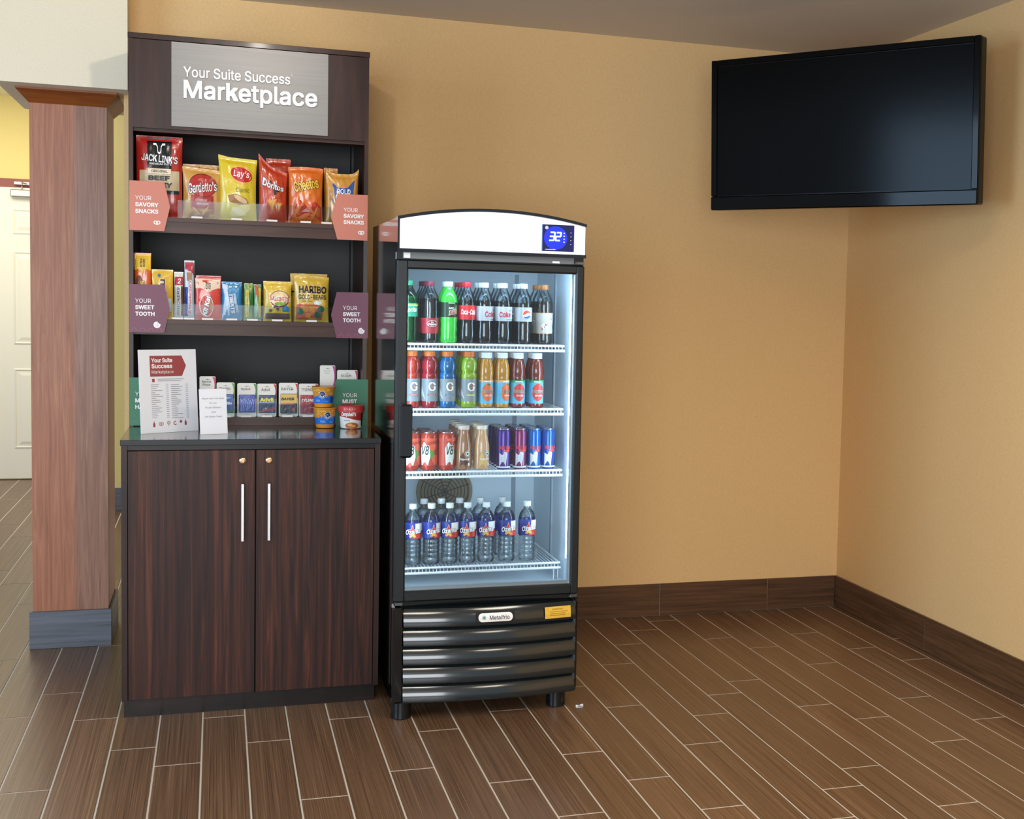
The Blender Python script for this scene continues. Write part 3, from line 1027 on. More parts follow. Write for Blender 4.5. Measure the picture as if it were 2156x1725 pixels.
# lower grille: bowed louvres between side posts
for nm, x0, x1 in (('grille_post', FX0, .623), ('grille_post', 1.238, FX1)):
    obj(nm, MB().box(x0, x1, FY + .002, BY0 + .03, .062, .408, .008), 'cooler_gloss', fz, world=True)
GLX0, GLX1 = .619, 1.243
M('louver_black', '#161d20', .16, 0, 0, .6)


def bow(x, amp):
    t = (x - GLX0) / (GLX1 - GLX0) * 2 - 1
    return amp * (1 - t * t)


nl = 5
gz0, gz1 = .066, .404
pz = (gz1 - gz0) / nl
lo = None
for k in range(nl):
    zt = gz1 - k * pz
    prof = [(.030, zt), (.004, zt - .004), (-.006, zt - .016), (-.013, zt - .035), (-.0185, zt - pz + .006), (-.017, zt - pz + .001), (.0, zt - pz + .004), (.03, zt - pz + .012)]
    m = MB()
    nx = 20
    for i in range(nx + 1):
        x = GLX0 + (GLX1 - GLX0) * i / nx
        for dy, z in prof: m.v.append((x, FY + .012 + dy - bow(x, .030), z))
    n = len(prof)
    for i in range(nx):
        for j in range(n):
            m.f.append((i * n + j, (i) * n + (j + 1) % n, (i + 1) * n + (j + 1) % n, (i + 1) * n + j))
    m.f += [tuple(range(n))[::-1], tuple(nx * n + j for j in range(n))]
    o = obj('louver', m, 'louver_black', fz, smooth=True, world=True)
    lo = lo or o
box('grille_back', 'black_gap', fz, GLX0 - .02, GLX1 + .02, FY + .046, BY0 + .03, .066, .41)


def lsurf(dz=0.):
    def s(x, y, e):
        t = (gz1 - y)
        dy = -.004 - .0115 * min(max((t - .004) / .035, 0), 1) - .003
        return (x - fz.location.x, FY + .012 + dy - bow(x, .030) - e - fz.location.y, y)
    return s


a, b = at(1002, 1297, y=FY - .02), at(1081, 1292, y=FY - .02)
z0 = .3665
M('badge_white', '#f0ebe8', .3)
bd = Pr().poly([(x, z) for x, z in [((a.x + b.x) / 2 + dx, z0 + dz) for dx, dz in rrect(-.069, .069, -.0205, .0205, .004)]]).lay('badge_base', 'black_gap', fz, lsurf(), .003)
Pr().poly([((a.x + b.x) / 2 + dx, z0 + dz) for dx, dz in rrect(-.062, .062, -.0155, .0155, .014)]).lay('badge', 'badge_white', bd, lsurf(), .0045)
bl = Pr().text('Metalfrio', (a.x + b.x) / 2 + .014, z0 - .0005, .072, .0155, .012)
bl.lay('lettering', M('badge_grey', '#343c46', .4), bd, lsurf(), .0054)
bs = Pr()
for k in range(4): bs.line([((a.x + b.x) / 2 - .042 + .0075 * math.cos(math.pi * k / 4), z0 + .0075 * math.sin(math.pi * k / 4)), ((a.x + b.x) / 2 - .042 - .0075 * math.cos(math.pi * k / 4), z0 - .0075 * math.sin(math.pi * k / 4))], .0022)
bs.lay('snowflake', M('badge_teal', '#3f8f8c', .4), bd, lsurf(), .0054)
a, b = at(1146, 1290, y=FY - .015), at(1202, 1290, y=FY - .015)
st = Pr().rect(a.x, b.x, .3475, .3885, 8, 8).lay('warning_sticker', M('sticker_yellow', '#e3b33f', .5), fz, lsurf(), .004)
sl = Pr().text('IMPORTANT', (a.x + b.x) / 2, .3795, .045, .0055)
for k in range(3): sl.rect(a.x + .018, b.x - .012 - .01 * (k > 0), .3705 - .0065 * k, .372 - .0065 * k, 6, 1)
sl.line([(a.x + .006, .375), (a.x + .012, .384), (a.x + .016, .374)], .0007, True)
sl.lay('lettering', M('sticker_ink', '#7a5a20', .5), st, lsurf(), .0048)
for x, y in ((FX0 + .037, FY + .05), (FX1 - .062, FY + .06), (FX0 + .045, BY1 - .08), (FX1 - .062, BY1 - .08)):
    obj('foot', MB().lathe([(.0335, 0), (.036, .003), (.0355, .06), (.036, .066)], 24, (x, y)), 'cooler_black', fz, smooth=True, world=True)

# wire shelves
SHZ = [1.3375, 1.102, .8735, .5235]
SYF = 4.825
for k, z in enumerate(SHZ):
    fl_ = MB()
    x0, x1 = LX0 + .012, 1.2135
    fl_.tube([(x0, SYF, z - .004), (x1, SYF, z - .004)], .0042)
    fl_.tube([(x0 - .004, SYF - .004, z - .022), (x1 + .003, SYF - .004, z - .022)], .0048)
    fl_.tube([(x0, SYF, z - .004), (x0, 5.27, z - .004)], .0036).tube([(x1, SYF, z - .004), (x1, 5.27, z - .004)], .0036).tube([(x0, 5.27, z - .004), (x1, 5.27, z - .004)], .0036)
    if k == 3:
        for x in (x1 - .004, x0 + .02):
            for yy in (SYF + .01, 5.2): fl_.tube([(x, yy, z - .02), (x, yy, LZ0 + .003), (x - .016, yy, LZ0 + .003), (x - .016, yy, z - .02)], .0024, 6)
    s_ = obj('wire_shelf', fl_, 'wire_white', fz, smooth=True, world=True)
    wr_ = MB()
    n = 46
    for i in range(n):
        x = x0 + (x1 - x0) * (i + .5) / n
        wr_.tube([(x, SYF - .004, z - .020), (x, SYF, z - .0025), (x, 5.27, z - .0025)], .0014, 5)
    obj('shelf_wires', wr_, 'wire_white', s_, smooth=True, world=True)['kind'] = 'stuff'


# ================================================================ DRINKS IN THE COOLER
thin('pet_clear', '#f4f9fb', 1.38, .05, .9, .0)
thin('pet_water', '#fafdfe', 1.42, .06, .8, .02)
thin('pet_green', '#58b48c', 1.42, .05, 1.0, .0)
def water_mat():
    m = thin('water_fill', '#f4fbff', 1.33, .0, 1., 0.)
    nt = m.node_tree
    g = nt.nodes.new('ShaderNodeBsdfGlass')
    g.inputs['IOR'].default_value = 1.33
    g.inputs['Roughness'].default_value = .03
    mx = nt.nodes.new('ShaderNodeMixShader')
    mx.inputs[0].default_value = .55
    old = nt.nodes['Material Output'].inputs[0].links[0].from_socket
    nt.links.new(old, mx.inputs[1])
    nt.links.new(g.outputs[0], mx.inputs[2])
    nt.links.new(mx.outputs[0], nt.nodes['Material Output'].inputs[0])


water_mat()
M('cap_white', '#e8eef0', .4)
M('cap_red', '#c4282c', .4)
M('cap_maroon', '#7c1f36', .4)
M('cap_orange', '#d8702a', .42)
M('cap_bronze', '#a96a35', .4)
M('cap_green', '#2c8a63', .4)
M('can_metal', '#c9cdd0', .25, 1)


def liq(h, rough=.12):
    return M('liquid_' + h.strip('#'), h, rough, 0, 0, .5)


SODA = [(.020, 0), (.0265, .0015), (.030, .007), (.0305, .03), (.0300, .052), (.0282, .066), (.0285, .078), (.0308, .094), (.0312, .112), (.0312, .142), (.0305, .150), (.0265, .168), (.0195, .186), (.0135, .198), (.0125, .204), (.0125, .208)]
SODA2 = [(.020, 0), (.0265, .0015), (.030, .007), (.0305, .02), (.0285, .034), (.0308, .05), (.0290, .066), (.0308, .082), (.0312, .095), (.0312, .138), (.0312, .150), (.0275, .170), (.0195, .187), (.0135, .198), (.0125, .204), (.0125, .208)]
GAT = [(.024, 0), (.0295, .002), (.0325, .008), (.0325, .02), (.0318, .024), (.0318, .106), (.0335, .110), (.0342, .117), (.0330, .123), (.0292, .129), (.0312, .134), (.0336, .143), (.0340, .153), (.0315, .168), (.0262, .178), (.0205, .184), (.0195, .187)]
JUI = [(.022, 0), (.0265, .002), (.0288, .008), (.0288, .013), (.0282, .016), (.0282, .103), (.0298, .107), (.0278, .113), (.0300, .120), (.0296, .140), (.0268, .158), (.0225, .174), (.0190, .181), (.0180, .184)]
FRA = [(.022, 0), (.0282, .002), (.0302, .008), (.0306, .05), (.0302, .078), (.0285, .098), (.0240, .118), (.0205, .132), (.0195, .142), (.0200, .150), (.0205, .152)]
CAN = [(.0235, 0), (.0255, .002), (.0262, .004), (.0318, .012), (.0322, .016), (.0322, .122), (.0305, .129), (.0262, .1345), (.0272, .1365), (.0272, .139)]
RB = [(.0215, 0), (.0225, .002), (.0255, .009), (.0258, .012), (.0258, .138), (.0238, .1455), (.0222, .1475), (.0228, .149), (.0228, .151)]
WAT = [(.022, 0), (.0285, .0015), (.0318, .008)]
for z in (.02, .036, .052, .068, .084): WAT += [(.0322, z), (.0302, z + .006), (.0300, z + .008), (.0318, z + .014)]
WAT += [(.0325, .099), (.0325, .158), (.0316, .164), (.0285, .176), (.0225, .187), (.0150, .195), (.0128, .199), (.0125, .204), (.0125, .209)]


def slimmed(prof, k): return [(r * k, z) for r, z in prof]


SODA, SODA2 = slimmed(SODA, 1.025), slimmed(SODA2, 1.025)
GAT, JUI, FRA, CAN, WAT = slimmed(GAT, .935), slimmed(JUI, .945), slimmed(FRA, .94), slimmed(CAN, .955), slimmed(WAT, .965)


def radius(prof, z):
    for (r0, z0), (r1, z1) in zip(prof[:-1], prof[1:]):
        if z0 <= z <= z1: return r0 + (r1 - r0) * (z - z0) / max(z1 - z0, 1e-6)
    return prof[-1][0]


def cut(prof, z0, z1, dr=0.):
    out = [(radius(prof, z0) + dr, z0)] + [(r + dr, z) for r, z in prof if z0 < z < z1] + [(radius(prof, z1) + dr, z1)]
    return out


def bottle(name, cat, prof, shell, liquid, fill, capm, capr, cap0, cap1, lab=None):
    """lab = (z0, z1, material, [(print, material), ...])"""
    t = thing(name, '', cat)
    if shell: obj('bottle_shell', MB().lathe(prof, 28), shell, t, smooth=True)
    if liquid:
        inner = cut(prof, .0012, fill, -.0009 if shell else 0)
        obj('contents' if shell else 'bottle_shell', MB().lathe(inner if shell else prof, 28), liquid, t, smooth=True)
    n = 36
    kn = [(capr * .96, cap0), (capr, cap0 + .001), (capr, cap1 - .002), (capr * .93, cap1)]
    cp_ = MB()
    for r, z in kn:
        for i in range(n): cp_.v.append(((r - .0004 * (i % 2)) * math.cos(2 * math.pi * i / n), (r - .0004 * (i % 2)) * math.sin(2 * math.pi * i / n), z))
    for j in range(3):
        for i in range(n): cp_.f.append((j * n + i, j * n + (i + 1) % n, (j + 1) * n + (i + 1) % n, (j + 1) * n + i))
    cp_.f += [tuple(range(n))[::-1], tuple(3 * n + i for i in range(n))]
    obj('cap', cp_, capm, t, smooth=True)
    if lab:
        lb = obj('label', MB().lathe(cut(prof, lab[0], lab[1], .0005), 28, cap=False), lab[2], t, smooth=True)
        sf = cone(lambda z: radius(prof, min(max(z, lab[0]), lab[1])) + .0005)
        for k, (p, m) in enumerate(lab[3]): p.lay('lettering' if k else 'print', m, lb, sf, .0006 + .0005 * k)
    return t


def can(name, cat, prof, mat, prints, top=.0265):
    t = thing(name, '', cat)
    b = obj('can_body', MB().lathe(prof, 28), mat, t, smooth=True)
    h = prof[-1][1]
    ld = obj('lid', MB().lathe([(top + .0008, h - .003), (top + .001, h), (top - .0008, h + .0002), (top - .0015, h - .003), (.001, h - .003)], 28, cap=False), 'can_metal', t, smooth=True)
    obj('pull_tab', MB().box(-.006, .006, -.012, .010, h - .0028, h - .0014, .0005), 'can_metal', ld)
    sf = cone(lambda z: radius(prof, z))
    for k, (p, m) in enumerate(prints): p.lay('lettering' if k == len(prints) - 1 else 'print', m, b, sf, .0005 + .0004 * k)
    return t


W = ink('#f3f1ec')
R_ = .0312
proto = {}
proto['sprite'] = bottle('soda_bottle', 'bottle', SODA2, 'pet_green', liq('#2f9a6c'), .168, 'cap_green', .0142, .205, .223,
                         (.094, .142, ink('#2d9470'), [(Pr().rect(-.05, .05, .132, .137, 24, 1), ink('#d8d44a')), (Pr().text('Sprite', .004, .117, .045, .020, .02, .2), W)]))
proto['pepper'] = bottle('soda_bottle', 'bottle', SODA2, 'pet_clear', liq('#1d1416'), .160, 'cap_maroon', .0142, .205, .223,
                         (.034, .090, ink('#a3262f'), [(Pr().ell(.004, .070, .020, .0115), W), (Pr().ell(.004, .070, .0186, .0102), ink('#8c1d28')), (Pr().text('Dr', .004, .0745, .010, .007, .02).text('Pepper', .004, .067, .030, .009, .03, .15), W)]))
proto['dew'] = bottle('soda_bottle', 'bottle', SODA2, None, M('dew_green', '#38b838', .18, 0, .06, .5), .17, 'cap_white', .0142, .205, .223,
                      (.094, .148, ink('#11301c'), [(Pr().poly([(-.008, .098), (.030, .106), (.028, .138), (.0, .120)]), ink('#2a8f3c')), (Pr().rect(-.006, .016, .144, .1465, 6, 1).text('Mtn', .004, .127, .020, .008, .02, .3).text('DEW', .012, .113, .036, .017, .03, .4, 12), W), (Pr().text('DEW', .012, .113, .034, .014, .012, .4, 12), ink('#c8322c'))]))
proto['cola'] = bottle('soda_bottle', 'bottle', SODA, 'pet_clear', liq('#160d0b'), .158, 'cap_red', .0142, .205, .223,
                       (.086, .139, ink('#d8252b'), [(Pr().rect(-.05, .05, .0865, .0875, 24, 1).rect(.0, .026, .0925, .0938, 8, 1), ink('#a01018')), (Pr().text('Coca-Cola', .0, .115, .056, .020, .02, .35), W)]))
for nm, off in (('diet', .006), ('diet_b', .001)):
    proto[nm] = bottle('soda_bottle', 'bottle', SODA, 'pet_clear', liq('#160d0b'), .158, 'cap_white', .0142, .205, .223,
                       (.084, .137, ink('#b9bcc4'), [(Pr().text('Coke', off, .108, .044, .021, .022), ink('#c2202b')), (Pr().text('Diet', .020 + off * .2, .123, .014, .007, .0, .3).rect(.006, .024, .089, .0905, 6, 1), ink('#3a3c44'))]))
proto['pepsi'] = bottle('soda_bottle', 'bottle', SODA2, 'pet_clear', liq('#20170f'), .152, 'cap_white', .0142, .205, .223,
                        (.084, .136, ink('#aeb4b6'), [(Pr().ell(.007, .110, .0168, .0168), W), (Pr().poly([(.007 + .0155 * math.cos(math.radians(g)), .110 + .0155 * math.sin(math.radians(g))) for g in range(12, 198, 12)] + [(-.003, .1085), (.010, .116)]), ink('#d8402c')), (Pr().poly([(.007 + .0155 * math.cos(math.radians(g)), .110 + .0155 * math.sin(math.radians(g))) for g in range(205, 352, 12)] + [(.014, .106), (.002, .101)]), ink('#1d4fa8'))]))
proto['root'] = bottle('soda_bottle', 'bottle', SODA2, 'pet_clear', liq('#2c2210'), .160, 'cap_bronze', .0148, .203, .221,
                       (.040, .118, ink('#a9a49c'), [(Pr().rect(-.05, .05, .1165, .118, 24, 1).rect(-.05, .05, .040, .0418, 24, 1), ink('#c87a3c')), (Pr().poly([(-.016, .052), (.020, .082), (.024, .098), (-.014, .070)]), ink('#6d2a28')), (Pr().text('PUSH', .004, .077, .046, .018, .03, .2, 38), W)]))


def gprints(tagc):
    return [(Pr().poly([(-.050, .030), (-.020, .030), (-.034, .070), (-.050, .080)]), ink('#b4b7ba')), (Pr().text('G', .004, .078, .030, .036, .035), ink('#3c4448')), (Pr().text('G', .004, .078, .0275, .034, .022), W), (Pr().poly([(.0045, .072), (.006, .084), (.010, .086), (.008, .079), (.0105, .077), (.005, .068), (.0065, .074)]), ink('#d4602a')), (Pr().rect(-.012, .018, .0445, .0505, 6, 1), ink(tagc)), (Pr().rect(-.008, .014, .0468, .0482, 6, 1), W)]


for nm, c, tg in (('gat_orange', '#d2402c', '#d2402c'), ('gat_red', '#b3202c', '#8f2a30'), ('gat_blue', '#1173b4', '#20598f'), ('gat_lime', '#a9c72c', '#b7c23a'), ('gat_green', '#3f8f3a', '#3f8f3a')):
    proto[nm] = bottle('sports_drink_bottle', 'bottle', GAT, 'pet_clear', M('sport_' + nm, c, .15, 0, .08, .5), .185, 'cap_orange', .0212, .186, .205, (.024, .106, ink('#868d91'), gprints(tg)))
for nm, c, fr, top in (('orange_juice', '#e0a02a', '#e0662a', '#e0a870'), ('apple_juice', '#8f3420', '#c8352c', '#2f8f5c')):
    q = [(Pr().rect(-.05, .05, .094, .103, 24, 1), ink(top)), (Pr().ell(.002, .058, .0225, .032), ink(fr)), (Pr().ell(.006, .086, .006, .004) if fr == '#e0662a' else Pr().poly([(.004, .086), (.010, .094), (.006, .084)]), ink('#3f7a34')), (Pr().rect(-.014, .014, .0955, .0985, 8, 1).text('100% JUICE', .004, .046, .026, .006, .03), W), (Pr().text('Tropicana', .003, .061, .047, .0155, .05), ink('#f2ead8')), (Pr().text('Tropicana', .003, .061, .045, .014, .018), ink('#123f3a'))]
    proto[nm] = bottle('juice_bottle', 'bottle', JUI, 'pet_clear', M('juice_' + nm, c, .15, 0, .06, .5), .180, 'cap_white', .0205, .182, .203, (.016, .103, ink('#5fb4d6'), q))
for nm, c, sw, capc in (('mocha', '#9a6c4a', '#5a2a18', '#d9cbbd'), ('vanilla', '#c79c72', '#d9b46a', '#e6dac8')):
    q = [(Pr().poly([(-.020, .010), (.006, .006), (.018, .030), (.0, .045), (-.006, .064), (-.018, .050)]), ink(sw)), (Pr().ell(.010, .060, .0105, .0115), ink('#eef0ea')), (Pr().ring(.010, .060, .0085, .0095, .002).poly([(.010 + r_ * math.cos(math.radians(g)), .060 + r_ * math.sin(math.radians(g))) for g, r_ in ((90, .006), (126, .003), (162, .006), (198, .003), (234, .006), (270, .003), (306, .006), (342, .003), (18, .006), (54, .003))]), ink('#2c5a48')), (Pr().text('frappuccino', .001, .040, .034, .010, .02, .3).rect(.012, .018, .016, .026, 2, 2), W)]
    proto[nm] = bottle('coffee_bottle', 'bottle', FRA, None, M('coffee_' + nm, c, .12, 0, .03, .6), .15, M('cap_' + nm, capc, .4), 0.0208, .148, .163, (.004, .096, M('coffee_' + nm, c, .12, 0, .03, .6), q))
v8 = [(Pr().rect(-.094, .094, .018, .118, 40, 4), ink('#b8402c')), (Pr().poly([(-.010, .020), (.020, .020), (.014, .100), (-.004, .085)]).poly([(.030, .022), (.05, .022), (.046, .06)]), ink('#5d8f3a')), (Pr().ell(.012, .085, .016, .012).ell(.024, .040, .016, .018).ell(.0, .112, .03, .006), ink('#e2603c')), (Pr().poly([(-.030, .020), (-.006, .020), (.002, .052), (-.002, .090), (-.022, .104), (-.034, .08)]), ink('#dfe3da')), (Pr().text('V8', -.016, .074, .026, .034, .02, .25), ink('#1d2420'))]
proto['v8'] = can('juice_can', 'can', CAN, M('can_red', '#b8402c', .25, .3), v8, .0252)


def rbprints(c1):
    return [(Pr().poly([(-.020, .012), (.004, .012), (.010, .060), (.0, .075), (-.020, .060)]), ink('#c9cdd4', .25)), (Pr().rect(-.07, .07, .006, .012, 30, 1), ink('#e4e8ee')), (Pr().text('Red Bull', .003, .082, .042, .013, .03).poly([(-.004, .066), (.016, .064), (.022, .072), (.012, .076), (.0, .073)]), ink('#d8322a'))]


for nm, c1 in (('energy_purple', '#4a2a7c'), ('energy_plum', '#7a2c5c'), ('energy_blue', '#1f5fae'), ('energy_navy', '#27509a')):
    proto[nm] = can('energy_can', 'can', RB, M('can_' + nm, c1, .22, .5), rbprints(c1), .0222)
sp = [(.0 + (.016 if i % 2 == 0 else .0068) * math.cos(math.radians(90 + 36 * i)), .120 + (.016 if i % 2 == 0 else .0068) * math.sin(math.radians(90 + 36 * i))) for i in range(10)]
wp = [(Pr().rect(-.06, .0, .102, .1405, 16, 4), ink('#1d2f86')), (Pr().rect(.0, .06, .102, .119, 16, 3), ink('#d23a2c')), (Pr().rect(.008, .06, .121, .1405, 12, 3), W), (Pr().poly([(x * 1.12, .120 + (z - .120) * 1.12) for x, z in sp], 2), W), (Pr().poly(sp, 2), ink('#d8402c')), (Pr().poly([(-.007, .104), (.0, .109), (.007, .104), (.006, .114), (-.006, .114)], 2), ink('#e8b83c')), (Pr().text('Ozarka', .002, .1205, .046, .0135, .05, .2, 6), ink('#5a1a22')), (Pr().text('Ozarka', .002, .1205, .045, .0125, .025, .2, 6), W)]
for p_, _m in wp: p_.v = [(x * 1.15, .098 + (z - .101) * 1.43) for x, z in p_.v]
proto['water'] = bottle('water_bottle', 'bottle', WAT, 'pet_water', 'water_fill', .186, 'cap_white', .0140, .205, .224, (.0985, .157, ink('#24349a'), wp))

used = set()
ORD = ('front', 'second', 'third', 'fourth')


def place(kind, x, y, z, label, group, rz=0.):
    o = proto[kind]
    if kind in used: o = dup(o)
    used.add(kind)
    o.location = (x, y, z)
    o.rotation_euler = (0, 0, rz)
    tag(o, label, None, group)
    return o


def row(kind, u, v, z, yf, n, dy, what, where, group, dx=0., rz=0.):
    x = at(u, v, y=yf).x
    for k in range(n):
        lab = '%s, %s' % (what, 'front of its row' if k == 0 else '%s back in its row' % ORD[k])
        place(kind, x + dx * k, yf + dy * k, z, lab, group, rz + (0 if k == 0 else random.choice((0, math.pi / 2, -math.pi / 2))))


T1, T2, T3, T4 = 'the top cooler shelf', 'the second cooler shelf', 'the third cooler shelf', 'the lowest cooler shelf'
G1, G2, G3, G4 = 'soda bottles on the top cooler shelf', 'juice and sports bottles on the second cooler shelf', 'cans and coffee on the third cooler shelf', 'water bottles on the lowest cooler shelf'
z1, z2, z3, z4 = SHZ
row('sprite', 861, 650, z1, 4.866, 2, .068, 'clear green lemon-lime soda bottle with green cap', T1, G1)
row('pepper', 906, 650, z1, 4.87, 4, .066, 'dark soda bottle with low red label and maroon cap', T1, G1)
row('dew', 945, 650, z1, 4.87, 2, .068, 'bright green soda bottle with dark label and white cap', T1, G1)
row('cola', 983.5, 650, z1, 4.87, 4, .066, 'cola bottle with red label and red cap', T1, G1)
row('diet', 1020.5, 650, z1, 4.868, 3, .066, 'silver-label diet cola bottle next to the red-label cola', T1, G1, 0, .35)
row('diet_b', 1060, 650, z1, 4.868, 3, .066, 'silver-label diet cola bottle beside the bottle with a round emblem', T1, G1)
row('pepsi', 1102, 650, z1, 4.868, 3, .066, 'dark soda bottle with red, white and blue round emblem', T1, G1)
row('root', 1146, 650, z1, 4.868, 3, .068, 'brown soda bottle with tall silver label and bronze cap', T1, G1)
row('gat_orange', 867, 800, z2, 4.87, 2, .07, 'orange-red sports drink bottle', T2, G2)
row('gat_red', 905, 800, z2, 4.87, 2, .07, 'deep red sports drink bottle', T2, G2)
row('gat_blue', 942.5, 800, z2, 4.868, 1, .07, 'blue sports drink bottle', T2, G2)
x = at(942.5, 800, y=4.87).x
place('gat_green', x, 4.94, z2, 'dark green sports drink bottle right behind the blue one', G2)
row('gat_lime', 987, 800, z2, 4.868, 3, .07, 'lime yellow sports drink bottle', T2, G2)
row('orange_juice', 1023.5, 800, z2, 4.864, 2, .062, 'orange juice bottle next to the lime sports drink', T2, G2)
row('orange_juice', 1057, 800, z2, 4.864, 2, .062, 'orange juice bottle next to the apple juice', T2, G2, 0, .45)
row('apple_juice', 1090, 800, z2, 4.864, 3, .062, 'apple juice bottle next to the orange juice', T2, G2)
row('apple_juice', 1129, 800, z2, 4.864, 2, .062, 'apple juice bottle at the right end', T2, G2)
row('v8', 866, 945, z3, 4.87, 3, .066, 'red vegetable juice can half hidden by the door handle', T3, G3, 0, .3)
row('v8', 902.5, 945, z3, 4.872, 3, .066, 'red vegetable juice can, middle one of the three columns', T3, G3)
row('v8', 940.5, 945, z3, 4.87, 2, .066, 'red vegetable juice can next to the coffee bottles', T3, G3, 0, .75)
row('mocha', 976, 945, z3, 4.865, 4, .074, 'mocha brown coffee bottle', T3, G3)
row('vanilla', 1014, 945, z3, 4.865, 3, .074, 'pale vanilla coffee bottle', T3, G3, 0, .2)
row('energy_purple', 1060, 945, z3, 4.86, 4, .055, 'purple slim energy drink can', T3, G3)
row('energy_plum', 1094, 945, z3, 4.86, 4, .055, 'plum slim energy drink can', T3, G3)
row('energy_blue', 1124, 945, z3, 4.86, 4, .055, 'blue slim energy drink can', T3, G3)
row('energy_navy', 1154, 945, z3, 4.86, 3, .055, 'navy slim energy drink can at the right end', T3, G3)
for k, u in enumerate((869, 908, 946.5, 984, 1023, 1066.5, 1109)):
    nm = ('leftmost, cut off by the door frame', 'second from the left', 'third from the left', 'in the middle of the seven', 'third from the right', 'second from the right', 'at the right end, standing apart')[k]
    xx = at(u, 1120, y=4.885).x
    place('water', xx, 4.885, z4, 'clear water bottle in the front row, %s' % nm, G4, (-.15, .12, -.25, -.25, -.2, 0, 0)[k])
xp = -9
for k, u in enumerate((893, 928, 968, 1011, 1058)):
    nm = ('leftmost', 'second from the left', 'middle one', 'fourth from the left', 'rightmost')[k]
    xx = max(at(u, 1049, y=5.0).x, xp + .0645)
    xp = xx
    place('water', xx, 5.0, z4, 'clear water bottle behind, %s of the back row' % nm, G4, math.pi / 2)


# ================================================================ GOODS ON THE HUTCH
thin('acrylic', '#f1f6f8', 1.49, .04, .28, .0)


def sst(a, b, x):
    t = min(max((x - a) / (b - a), 0), 1)
    return t * t * (3 - 2 * t)


class Bag:
    """pillow pouch standing on its lower seam; local x across, z up, front towards -y"""

    def __init__(s, name, label, cat, u0, u1, vt, yb, zb, T, mat, seed=1, crimp=.07, foot=.05, wr=.002, topf=None, lean=0., group=None, rz=0., waist=.05, nx=26, ny=34, vref=None):
        vm = vref or vt + 40
        x0, x1 = at(u0, vm, y=yb).x + .001, at(u1, vm, y=yb).x - .001
        s.w, s.h, s.T, s.seed, s.crimp, s.foot, s.wr = x1 - x0, at((u0 + u1) / 2, vt, y=yb).z - zb, T, seed, crimp, foot, wr
        s.topf, s.lean, s.waist = topf or (lambda u: 0), lean, waist
        s.t = thing(name, label, cat, ((x0 + x1) / 2, yb + T / 2 + .004, zb + .0006), rz, group)
        mb = MB()
        mb.grid(lambda a, b: s.sf((a * 2 - 1) * s.w / 2, b * s.h, 0, a if b == 1 else None), nx, ny)
        mb.grid(lambda a, b: s.bk(a * 2 - 1, b), nx, ny, True)
        s.body = obj('pouch', mb, mat, s.t, smooth=2)
        s.k = 0

    def shape(s, u, v):
        t = min(max((v - s.foot) / (1 - s.crimp - s.foot), 0), 1)
        f = (4 * t * (1 - t)) ** .5 if 0 < t < 1 else 0
        sd = max(1 - abs(u) ** 2.4, 0) ** .62
        return f, sd

    def wob(s, u, v):
        k = s.seed
        return math.sin(5.3 * u + 3.1 * v + k) * .5 + math.sin(9.7 * v - 4.2 * u + 2 * k) * .35 + math.sin(17 * u + 11 * v + 3 * k) * .22 + math.sin(23 * v + 19 * u * math.cos(k) + k) * .2

    def xz(s, u, v):
        f, sd = s.shape(u, v)
        x = u * s.w / 2 * (1 - s.waist * f) + s.lean * v
        z = v * s.h + s.topf(u) * sst(.45, 1, v)
        return x, z

    def sf(s, x, z, e, edge=None):
        u, v = x / (s.w / 2), z / s.h
        f, sd = s.shape(u, v)
        X, Z = s.xz(u, v)
        y = -s.T / 2 * f * sd - s.wr * s.wob(u, v) * min(f + .25, 1) * min(sd * 1.5 + .1, 1) - .0006
        return (X, y - e, Z)

    def bk(s, u, v):
        f, sd = s.shape(u, v)
        X, Z = s.xz(u, v)
        return (X, s.T / 2 * .8 * f * sd + .0006 - s.wr * s.wob(u, v) * .25 * (1 - f), Z)

    # print positions are given in u (-1..1 across) and v (0..1 up)
    def put(s, p, mat, name='print'):
        s.k += 1
        q = Pr()
        q.v, q.f, q.z = [(x * s.w / 2, y * s.h) for x, y in p.v], p.f, p.z
        return q.lay(name, mat, s.t if s.k == 0 else s.body, lambda x, y, e: s.sf(x, y, e), .0007 + .0004 * s.k)

    def word(s, t, u, v, w, h, mat, bold=.02, shear=0., rot=0., line=None, lw=.03, sp=1.):
        """lettering; line = colour of an outline laid under it. w, h in bag units; rotated words swap"""
        def mk(b, g):
            # lying words: w across, h up; upright words: w is a share of the height, h of the half width
            L, K = (w * s.h, h * s.w / 2) if 45 < abs(rot) < 135 else (w * s.w / 2, h * s.h)
            q = Pr().text(t, 0, 0, L + g, K + g, b, shear, rot, sp)
            r = Pr()
            r.v, r.f, r.z = [(u + x / (s.w / 2), v + y / s.h) for x, y in q.v], q.f, q.z
            return r
        bold *= .5
        if line: s.put(mk(bold + lw * .75, .003), ink(line), 'lettering_outline')
        return s.put(mk(bold, 0), mat, 'lettering')


